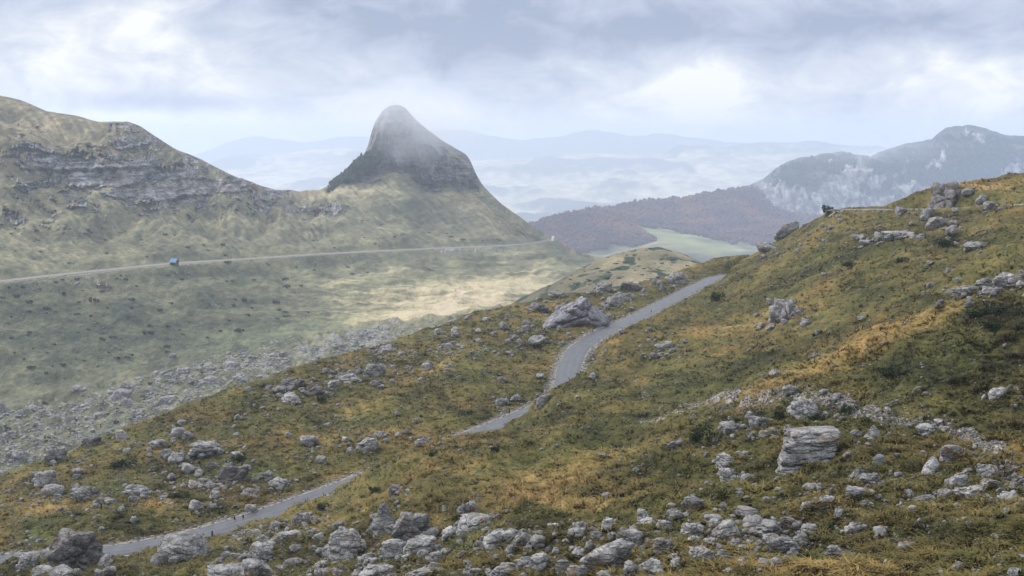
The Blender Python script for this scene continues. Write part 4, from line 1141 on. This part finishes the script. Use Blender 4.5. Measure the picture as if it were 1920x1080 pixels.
# valley rubble
S, j, c = scatter(B, [(-40, 905), (-40, 770), (120, 760), (240, 715), (330, 690), (430, 660), (560, 655), (620, 640), (690, 615), (745, 612), (745, 640), (500, 705), (300, 775)], 7500, 1.6, 13, 1.9, 30, 601)
S2, j2, c2 = scatter(B, [(-40, 770), (-40, 540), (400, 500), (900, 480), (900, 560), (500, 660), (250, 710)], 1300, 1.3, 4.0, 2.2, 90, 602)
S3, j3, c3 = scatter(B, [(0, 545), (230, 510), (420, 492), (900, 465), (1030, 455), (1000, 475), (500, 505), (200, 560)], 500, 1.3, 4.5, 2.2, 40, 603)
S = np.concatenate([S, S2, S3])
V1, F1 = merged(SV, S[:, :3], S[:, 3] * S[:, 1] / F, 25, hmin=.4, hmax=.75)
link("valley_rubble", mesh_from("valley_rubble", V1, F1, [m_rock]), 'stuff', "field of broken grey rocks along the foot of the valley", "rubble")

# ------------------------------------------------------------------ shrubs
def leafy(seed, n, leaf, flat=1.0, lumps=7):
    rs = np.random.RandomState(seed)
    c = rs.normal(size=(lumps, 3)) * [.24, .24, .12] + [0, 0, .35]
    rr = rs.uniform(.16, .30, lumps)
    w = rs.randint(0, lumps, n)
    d = rs.normal(size=(n, 3)); d /= np.linalg.norm(d, axis=1)[:, None]
    p = c[w] + d * (rr[w] * rs.uniform(.55, 1.08, n))[:, None]
    p[:, 2] = np.abs(p[:, 2]) * flat
    a = rs.normal(size=(n, 3)); a /= np.linalg.norm(a, axis=1)[:, None]
    b2 = np.cross(a, d); b2 /= np.linalg.norm(b2, axis=1)[:, None] + 1e-6
    l = leaf * rs.uniform(.6, 1.4, n)[:, None]
    V = np.stack([p - a * l, p - b2 * l * .5, p + a * l, p + b2 * l * .5], 1).reshape(-1, 3)
    V[:, :2] /= np.abs(V[:, :2]).max() * 2
    V[:, 2] /= V[:, 2].max()
    return V, np.arange(4 * n).reshape(-1, 4)


m_shrub, g, b, pos = material("juniper_leaves")
n = g.noise(pos, 1.6, 3, 0.6)
g.put(b.inputs['Base Color'], g.ramp(n, [(0.3, (0.014, 0.022, 0.010)), (0.55, (0.030, 0.046, 0.018)), (0.75, (0.055, 0.072, 0.026))]))
SH = [mesh_from("shrub", *leafy(40 + i, 900, .05), [m_shrub], smooth=False) for i in range(4)]
SHF = [mesh_from("shrub", *leafy(60 + i, 160, .11), [m_shrub], smooth=False) for i in range(4)]
rs = np.random.RandomState(17)


def put_shrub(L, px, py, w, h, me, label, group=None):
    x, y, z = seat(L, px, py)
    if not np.isfinite(x):
        return
    W = w * y / F
    o = link("shrub", me, None, label, "shrub", group)
    o.location = (x, y + W * .3, z - .05 * W)
    o.scale = (W, W * .8, h * y / F * 1.1)
    o.rotation_euler = (0, 0, rs.uniform(-.5, .5))


for i, (px_, py_, w_, h_, lb) in enumerate([
    (1342, 566, 42, 20, "round dark bush on the slope just above the far road end"), (1315, 832, 52, 36, "dark green juniper bush left of the layered slab"), (1552, 406, 34, 24, "dark bush breaking the skyline below the gravel road"),
    (1780, 463, 56, 20, "dark low bush on the upper right slope under the gravel road"), (1690, 493, 46, 12, "flat dark bush on the upper right slope left of a pale ledge"), (1855, 590, 100, 20, "long dark mat of scrub below the split outcrop"), (1868, 622, 100, 22, "lower dark mat of scrub near the right edge"),
    (1680, 712, 84, 28, "dark heather patch below the orange crest"), (1590, 780, 50, 22, "dark shrub behind the layered slab"), (1532, 792, 40, 20, "dark shrub between slab and cracked boulder"), (925, 852, 34, 16, "dark clump on the middle slope under the road"), (1010, 656, 38, 16, "dark shrub hanging under the rock left of the bend"),
    (808, 858, 30, 12, "small dark clump on the middle slope left of another"), (225, 880, 60, 24, "dark heather hollow on the left shelf"), (700, 925, 34, 14, "dark hole like shrub left of the paired rock"), (450, 868, 40, 18, "dark shrub beside small rocks on the left shelf"), (720, 985, 18, 12, "bright green tuft on the lichen streaked boulder"), (1755, 915, 30, 10, "dark tuft under the twin boulders"),
    (1460, 790, 34, 22, "dark shrub left of the cracked boulder"), (1560, 1000, 40, 20, "dark hollow shrub below the pyramid rock"), (600, 960, 36, 18, "dark shrub at the road bank"), (330, 935, 50, 14, "dark scrub below the mossy overhang"), (600, 757, 26, 16, "dark shrub right of the big skyline rock"), (1600, 500, 60, 12, "thin dark scrub streak on the middle of the upper slope"),
    (1330, 455, 20, 10, "")]):
    if lb:
        put_shrub(H, px_, py_, w_, h_, SH[i % 4], lb)
S, j, c = scatter(B, [(-20, 720), (-20, 540), (230, 515), (420, 495), (680, 490), (720, 520), (560, 600), (330, 660), (180, 690)], 110, 7, 24, 1.5, None, 611)
for i, r_ in enumerate(S):
    put_shrub(B, r_[4], r_[5], r_[3] * 1.1, r_[3] * .5, SHF[i % 4], "low dark shrub dotting the green slope below the valley road", "shrubs on the valley slope")
S, j, c = scatter(B, [(-20, 500), (-20, 420), (300, 430), (560, 450), (900, 430), (1000, 450), (600, 470), (200, 495)], 46, 5, 13, 1.5, None, 612)
for i, r_ in enumerate(S):
    put_shrub(B, r_[4], r_[5], r_[3] * 1.1, r_[3] * .5, SHF[i % 4], "small dark shrub on the mountain slope above the valley road", "shrubs above the valley road")
S, j, c = scatter(D1, [(1010, 545), (1120, 490), (1200, 463), (1300, 480), (1300, 500), (1150, 530), (1060, 550)], 55, 4, 11, 1.5, None, 613)
for i, r_ in enumerate(S):
    put_shrub(D1, r_[4], r_[5], r_[3] * 1.4, r_[3] * .45, SHF[i % 4], "dark scrub patch on the sandy knoll behind the road", "scrub on the sandy knoll")
S, j, c = scatter(B, [(-20, 880), (-20, 770), (240, 730), (420, 690), (300, 770)], 30, 6, 18, 1.5, None, 614)
for i, r_ in enumerate(S):
    put_shrub(B, r_[4], r_[5], r_[3] * 1.1, r_[3] * .55, SHF[i % 4], "dark green shrub among the valley rubble", "shrubs in the valley rubble")


# ------------------------------------------------------------------ woods: far masses of crowns
def forest(L, mask, n, size, mat, label, seed, hr=(1.0, 1.5)):
    rs = np.random.RandomState(seed)
    vis = (L.W >= L.acc - 1e-4)
    d = np.abs(np.gradient(L.py, axis=0)) * vis * mask + 1e-9 * mask
    p = d.ravel() / d.sum()
    i = rs.choice(len(p), n, p=p)
    P = np.stack([L.X.ravel()[i], L.Y.ravel()[i], L.Z.ravel()[i]], 1)
    P[:, 0] += rs.uniform(-3, 3, n); P[:, 1] += rs.uniform(-6, 6, n)
    VR = []
    for k in range(6):
        v, f = ico(1)
        v = v * (1 + rs.uniform(-.3, .3, (len(v), 1))); v = v * .5; v[:, 2] += .45
        VR.append((v, f))
    S = rs.uniform(size * .6, size * 1.3, n)
    V, Fc_ = merged(VR, P, S, seed + 1, 0, hr[0], hr[1], 0)
    return link("forest", mesh_from("forest", V, Fc_, [mat], smooth=False), 'stuff', label, "forest")


def crown_mat(name, stops):
    m, g, b, pos = material(name)
    n = g.m('ADD', g.m('MULTIPLY', g.noise(pos, 0.012, 4, .6), .75), g.m('MULTIPLY', g.noise(pos, 0.15, 2, .5), .25))
    g.put(b.inputs['Base Color'], g.ramp(n, stops))
    return m


m_beech = crown_mat("autumn_beech", [(0.35, (0.040, 0.020, 0.032)), (0.5, (0.085, 0.042, 0.044)), (0.62, (0.17, 0.080, 0.050))])
m_pine = crown_mat("dark_pine", [(0.35, (0.014, 0.026, 0.018)), (0.5, (0.026, 0.042, 0.024)), (0.65, (0.05, 0.06, 0.032))])
forest(D2, woods * 1.0, 15000, 9.2, m_beech, "purple brown leafless wood covering the low hills", 71, (.8, 1.2))
pines = ss(.45 * fbm(mpx / 22, mpy / 14, 4, 240) + .75 * D3.blob(1560, 300, 140, 14, 0) + .5 * D3.blob(1480, 340, 30, 24, 0) + .55 * D3.blob(1650, 310, 60, 30, -30) + .4 * D3.blob(1820, 300, 160, 60, 0), .12, .35) * (ck < .5) * (D3.t > 1.5) * (D3.t < 3.7)
forest(D3, pines, 7500, 7.6, m_pine, "dark pines clinging to the craggy mountain on the right", 75, (1.0, 1.6))
low_w = ss(D3.py + 20 * fbm(mpx / 30, mpy / 30, 2, 243), 372, 395) * (ck < .45) * (mpx < 1560) + .35 * (pines < .2) * (ck < .3) * (mpy > 300)
forest(D3, low_w * (D3.t < 3.8), 4500, 9.6, m_beech, "bare purple wood around the foot of the craggy mountain", 77, (.8, 1.2))
forest(B, ss(wood, .35, .6) * (B.t > 5.8), 2200, 3.6, m_pine, "dark pines on the shoulder below the rock tower", 79, (.9, 1.5))

# ------------------------------------------------------------------ grass tufts on the near hillside
rs = np.random.RandomState(41)
wgt = dpy * (H.Dr > 3.3) * (H.Du > 2.4) * (1 - .85 * H.stony) * (H.px > -260) * (H.px < 2240) * (1 - .6 * ((H.px < -40) | (H.px > 1960)))
wgt = wgt.ravel() / wgt.sum()
NT_ = 112000
ids = rs.choice(len(wgt), NT_, p=wgt)
P = np.stack([H.X.ravel()[ids], H.Y.ravel()[ids], H.Z.ravel()[ids]], 1)
P[:, 0] += rs.uniform(-.12, .12, NT_); P[:, 1] += rs.uniform(-.3, .3, NT_); P[:, 2] -= .03
nx_ = 0
if len(TK):                                                          # grass grown up against the feet of the rocks
    nx_ = min(14 * len(TK), 9000)
    w_ = np.repeat(np.arange(len(TK)), 14)[:nx_]
    an_ = rs.uniform(-3.3, .2, nx_); rr_ = TK[w_, 2] * rs.uniform(.95, 1.25, nx_)
    fx, fy = TK[w_, 0] + np.cos(an_) * rr_, TK[w_, 1] + np.sin(an_) * rr_ * .9
    ci = np.clip(np.rint((fx / fy - H.u[0]) / (H.u[1] - H.u[0])).astype(int), 0, len(H.u) - 1)
    ri = np.array([np.abs(H.Y[:, c_] - y_).argmin() for c_, y_ in zip(ci, fy)])
    ok_ = (np.abs(H.Y[ri, ci] - fy) < 2) & (H.Dr[ri, ci] > 3)
    nx_ = int(ok_.sum())
    P[:nx_] = np.stack([fx[ok_], fy[ok_], H.Z[ri, ci][ok_] - .03], 1)
    ids[:nx_] = (ri * len(H.u) + ci)[ok_]
hgt = rs.uniform(.10, .32, NT_) * (.55 + 1.9 * ss(fbm(P[:, 0] / 1.6, P[:, 1] / 2.4, 3, 49), -.15, .4)) * (1 + .35 * ss(P[:, 1], 150, 350)) * (1.15 - .5 * H.fresh.ravel()[ids])
hgt[:nx_] = rs.uniform(.28, .6, nx_)
NB = 5
tb = np.repeat(np.clip(H.tone.ravel()[ids] + rs.normal(0, .11, NT_), 0, 1), NB)
fb = np.repeat(np.clip(H.fresh.ravel()[ids], 0, 1), NB)
Pb = np.repeat(P, NB, 0); hb = np.repeat(hgt, NB) * rs.uniform(.6, 1.15, NT_ * NB)
a = rs.uniform(0, 6.283, NT_ * NB)
lean = rs.uniform(.7, 1.9, NT_ * NB) * hb
dirx, diry = np.cos(a), np.sin(a)
root = Pb + np.stack([dirx, diry, 0 * a], 1) * (rs.uniform(0, .16, NT_ * NB))[:, None]
wd = rs.uniform(.02, .055, NT_ * NB) * (1 + .8 * ss(Pb[:, 1], 100, 300))
side = np.stack([-diry, dirx, 0 * a], 1) * wd[:, None]
tip = root + np.stack([dirx * lean - .25 * hb, diry * lean, hb * rs.uniform(.45, .9, len(hb))], 1)
midp = root + np.stack([dirx * lean * .35, diry * lean * .35, hb * .55], 1)
V = np.stack([root - side, root + side, midp + side * .8, tip, midp - side * .8], 1).reshape(-1, 3)
q0 = np.arange(NT_ * NB)[:, None] * 5
FT = np.concatenate([q0 + [0, 1, 2], q0 + [0, 2, 4], q0 + [4, 2, 3]])
tv = np.stack([tb - .03, tb - .03, tb + .03, tb + .10, tb + .03], 1).ravel()
m_grass, g, b, pos = material("dry_grass")
g.put(b.inputs['Base Color'], grass_nodes(g, g.attr("tone").outputs['Fac'], g.attr("fresh").outputs['Fac']))
up = g.n('ShaderNodeVectorMath', operation='ADD')
gn = g.n('ShaderNodeVectorMath', operation='SCALE'); g.put(gn.inputs[0], g.n('ShaderNodeNewGeometry').outputs['Normal']); gn.inputs['Scale'].default_value = .35
g.put(up.inputs[0], gn.outputs[0]); up.inputs[1].default_value = (-.2, -.1, .9)
nrm = g.n('ShaderNodeVectorMath', operation='NORMALIZE'); g.put(nrm.inputs[0], up.outputs[0])
g.t.links.new(nrm.outputs[0], b.inputs['Normal'])
link("grass", mesh_from("grass", V, FT, [m_grass], {'tone': np.clip(tv, 0, 1), 'fresh': np.repeat(fb, 5)}), 'stuff', "tussocks of straw and olive grass over the near hillside", "grass")


# ------------------------------------------------------------------ hut, posts, road cutting
def plain_mat(name, col, scale=1.5, var=.35, rough=.7):
    m, g, b, pos = material(name)
    n = g.noise(pos, scale, 4, .6)
    lo = tuple(x * (1 - var) for x in col); hi = tuple(min(1, x * (1 + var)) for x in col)
    g.put(b.inputs['Base Color'], g.ramp(n, [(.3, lo), (.7, hi)]))
    b.inputs['Roughness'].default_value = rough
    return m


def boxes(lst):
    bm_ = bmesh.new()
    for cx, cy_, cz, sx, sy, sz in lst:
        r_ = bmesh.ops.create_cube(bm_, size=1.0)
        for v in r_['verts']:
            v.co = (cx + v.co.x * sx, cy_ + v.co.y * sy, cz + v.co.z * sz)
    return bm_


def bobj(name, bm_, mat, parent=None):
    me = bpy.data.meshes.new(name); bm_.to_mesh(me); bm_.free(); me.materials.append(mat)
    return link(name, me, parent=parent)


x, y, z = seat(B, 327, 497.5)
hut = link("hut", None, None, "small wooden hut with a blue roof beside the valley road", "hut")
hut.scale = (1.0, 1.0, 1.15)
hut.location = (x, y, z - .3); hut.rotation_euler = (0, 0, math.radians(-22))
m_wood = plain_mat("dark_red_boards", (0.14, 0.06, 0.05)); m_blue = plain_mat("blue_sheet_metal", (0.06, 0.20, 0.32), .8, .2, .45); m_dark = plain_mat("dark_opening", (0.02, 0.02, 0.03)); m_step = plain_mat("grey_boards", (0.3, 0.28, 0.27))
bm_ = boxes([(0, 0, 1.3, 4.6, 3.6, 2.6)])
for s_ in (-1, 1):
    vs = [bm_.verts.new(q) for q in ((s_ * 2.3, -1.8, 2.6), (s_ * 2.3, 1.8, 2.6), (s_ * 2.3, 0, 4.1))]
    bm_.faces.new(vs)
bobj("wall", bm_, m_wood, hut)
bm_ = bmesh.new()
for s_ in (-1, 1):
    pts = [(-2.7, s_ * 2.4, 2.15), (2.7, s_ * 2.4, 2.15), (2.7, 0, 4.25), (-2.7, 0, 4.25)]
    top = [bm_.verts.new(q) for q in pts]; bot = [bm_.verts.new((q[0], q[1], q[2] - .12)) for q in pts]
    bm_.faces.new(top); bm_.faces.new(bot[::-1])
    for a_ in range(4):
        bm_.faces.new((top[a_], top[(a_ + 1) % 4], bot[(a_ + 1) % 4], bot[a_]))
bmesh.ops.recalc_face_normals(bm_, faces=bm_.faces[:])
bobj("roof", bm_, m_blue, hut)
bobj("hatch", boxes([(0, -1.84, 1.2, 4.0, .06, 1.9)]), m_dark, hut)
bobj("step", boxes([(0, -2.3, .12, 4.0, .9, .3)]), m_step, hut)
bobj("barge_board", boxes([(2.74, -1.2, 3.05, .08, .2, .25)]), m_dark, hut)

m_post = plain_mat("dark_post", (0.022, 0.018, 0.016))


def post_mesh(hh):
    bm_ = bmesh.new()
    prof = [(.13, 0), (.12, hh * .8), (.12, hh * .86), (.14, hh * .87), (.13, hh * .97), (.06, hh)]
    rings = []
    for r_, z_ in prof:
        rings.append([bm_.verts.new((r_ * math.cos(k * math.pi / 4), .7 * r_ * math.sin(k * math.pi / 4), z_)) for k in range(8)])
    for a_, b2 in zip(rings, rings[1:]):
        for k in range(8):
            bm_.faces.new((a_[k], a_[(k + 1) % 8], b2[(k + 1) % 8], b2[k]))
    bm_.faces.new(rings[-1])
    me = bpy.data.meshes.new("marker_post"); bm_.to_mesh(me); bm_.free(); me.materials.append(m_post)
    return me


pm = post_mesh(1.0)
for px_, py_, hp, lb in ((955, 776, 13, "dark post at the far edge of the short road stretch"), (440, 976, 11, "left one of the two dark posts beyond the lowest road"), (456, 973, 11, "right one of the two dark posts beyond the lowest road"), (398, 1006, 14, "dark post on the near side of the lowest road"), (190, 954, 13, "dark post alone on the left shelf"), (1221, 586, 6, "tiny dark post on the right edge of the upper road"), (1599, 978, 12, "dark post among the stones below the pyramid rock")):
    x, y, z = seat(H, px_, py_)
    o = link("marker_post", pm, None, lb, "post", "dark marker posts")
    s_ = hp * y / F
    o.location = (x, y, z - .05); o.scale = (.75, .75, s_ * .85)

x, y, z = seat(B, 1037, 452)
v, f = rock_geo(990, 3, 's')
m_white = plain_mat("white_limestone", (0.72, 0.71, 0.69), .5, .2, .9)
o = link("rock_cutting", mesh_from("rock_cutting", v, f, [m_white]), None, "white cut rock face where the valley road rounds the ridge end", "rock")
o.location = (x - .5, y + 2, z - 1.0); o.scale = (4.5, 4, 7.0)


# ------------------------------------------------------------------ cloud clinging to the rock tower and the right-hand mountain
def mist(px, py, y, rx, ry, rz, dens, nscale, seed, label):
    u_, w_ = ray(px, py)
    bm_ = bmesh.new()
    bmesh.ops.create_icosphere(bm_, subdivisions=3, radius=1.0)
    me = bpy.data.meshes.new("mist"); bm_.to_mesh(me); bm_.free()
    m = bpy.data.materials.new("cloud_vapour"); m.use_nodes = True
    g = NT(m.node_tree)
    out = g.n('ShaderNodeOutputMaterial'); pv = g.n('ShaderNodeVolumePrincipled')
    pv.inputs['Color'].default_value = (0.93, 0.95, 1.0, 1)
    pv.inputs['Anisotropy'].default_value = 0.2
    oc = g.n('ShaderNodeTexCoord').outputs['Object']
    ln = g.n('ShaderNodeVectorMath', operation='LENGTH'); g.put(ln.inputs[0], oc)
    mp = g.n('ShaderNodeMapping'); g.put(mp.inputs[0], oc); mp.inputs['Location'].default_value = (seed, seed * 2.3, 0)
    nn = g.noise(mp.outputs[0], nscale, 3, .55)
    fall = g.m('SUBTRACT', 1.0, ln.outputs['Value'], clamp=True)
    dn = g.m('ADD', g.m('MULTIPLY', fall, 1.5), g.m('MULTIPLY', g.m('SUBTRACT', nn, .5), 2.6), clamp=True)
    dn = g.m('MULTIPLY', dn, g.maprange(fall, 0, .25))
    g.put(pv.inputs['Density'], g.m('MULTIPLY', dn, dens))
    g.t.links.new(pv.outputs[0], out.inputs['Volume'])
    me.materials.append(m)
    o = link("mist", me, 'stuff', label, "mist")
    o.location = (u_ * y, y, w_ * y); o.scale = (rx, ry, rz)


mist(778, 226, 1645, 95, 110, 64, 0.0080, 1.6, 3.0, "pale cloud hanging round the top of the rock tower")
mist(1690, 300, 4460, 380, 145, 80, 0.0022, 3.2, 9.0, "wisps of cloud drifting over the craggy mountain")
cy.volume_step_rate = 3.0
cy.volume_max_steps = 128
# END
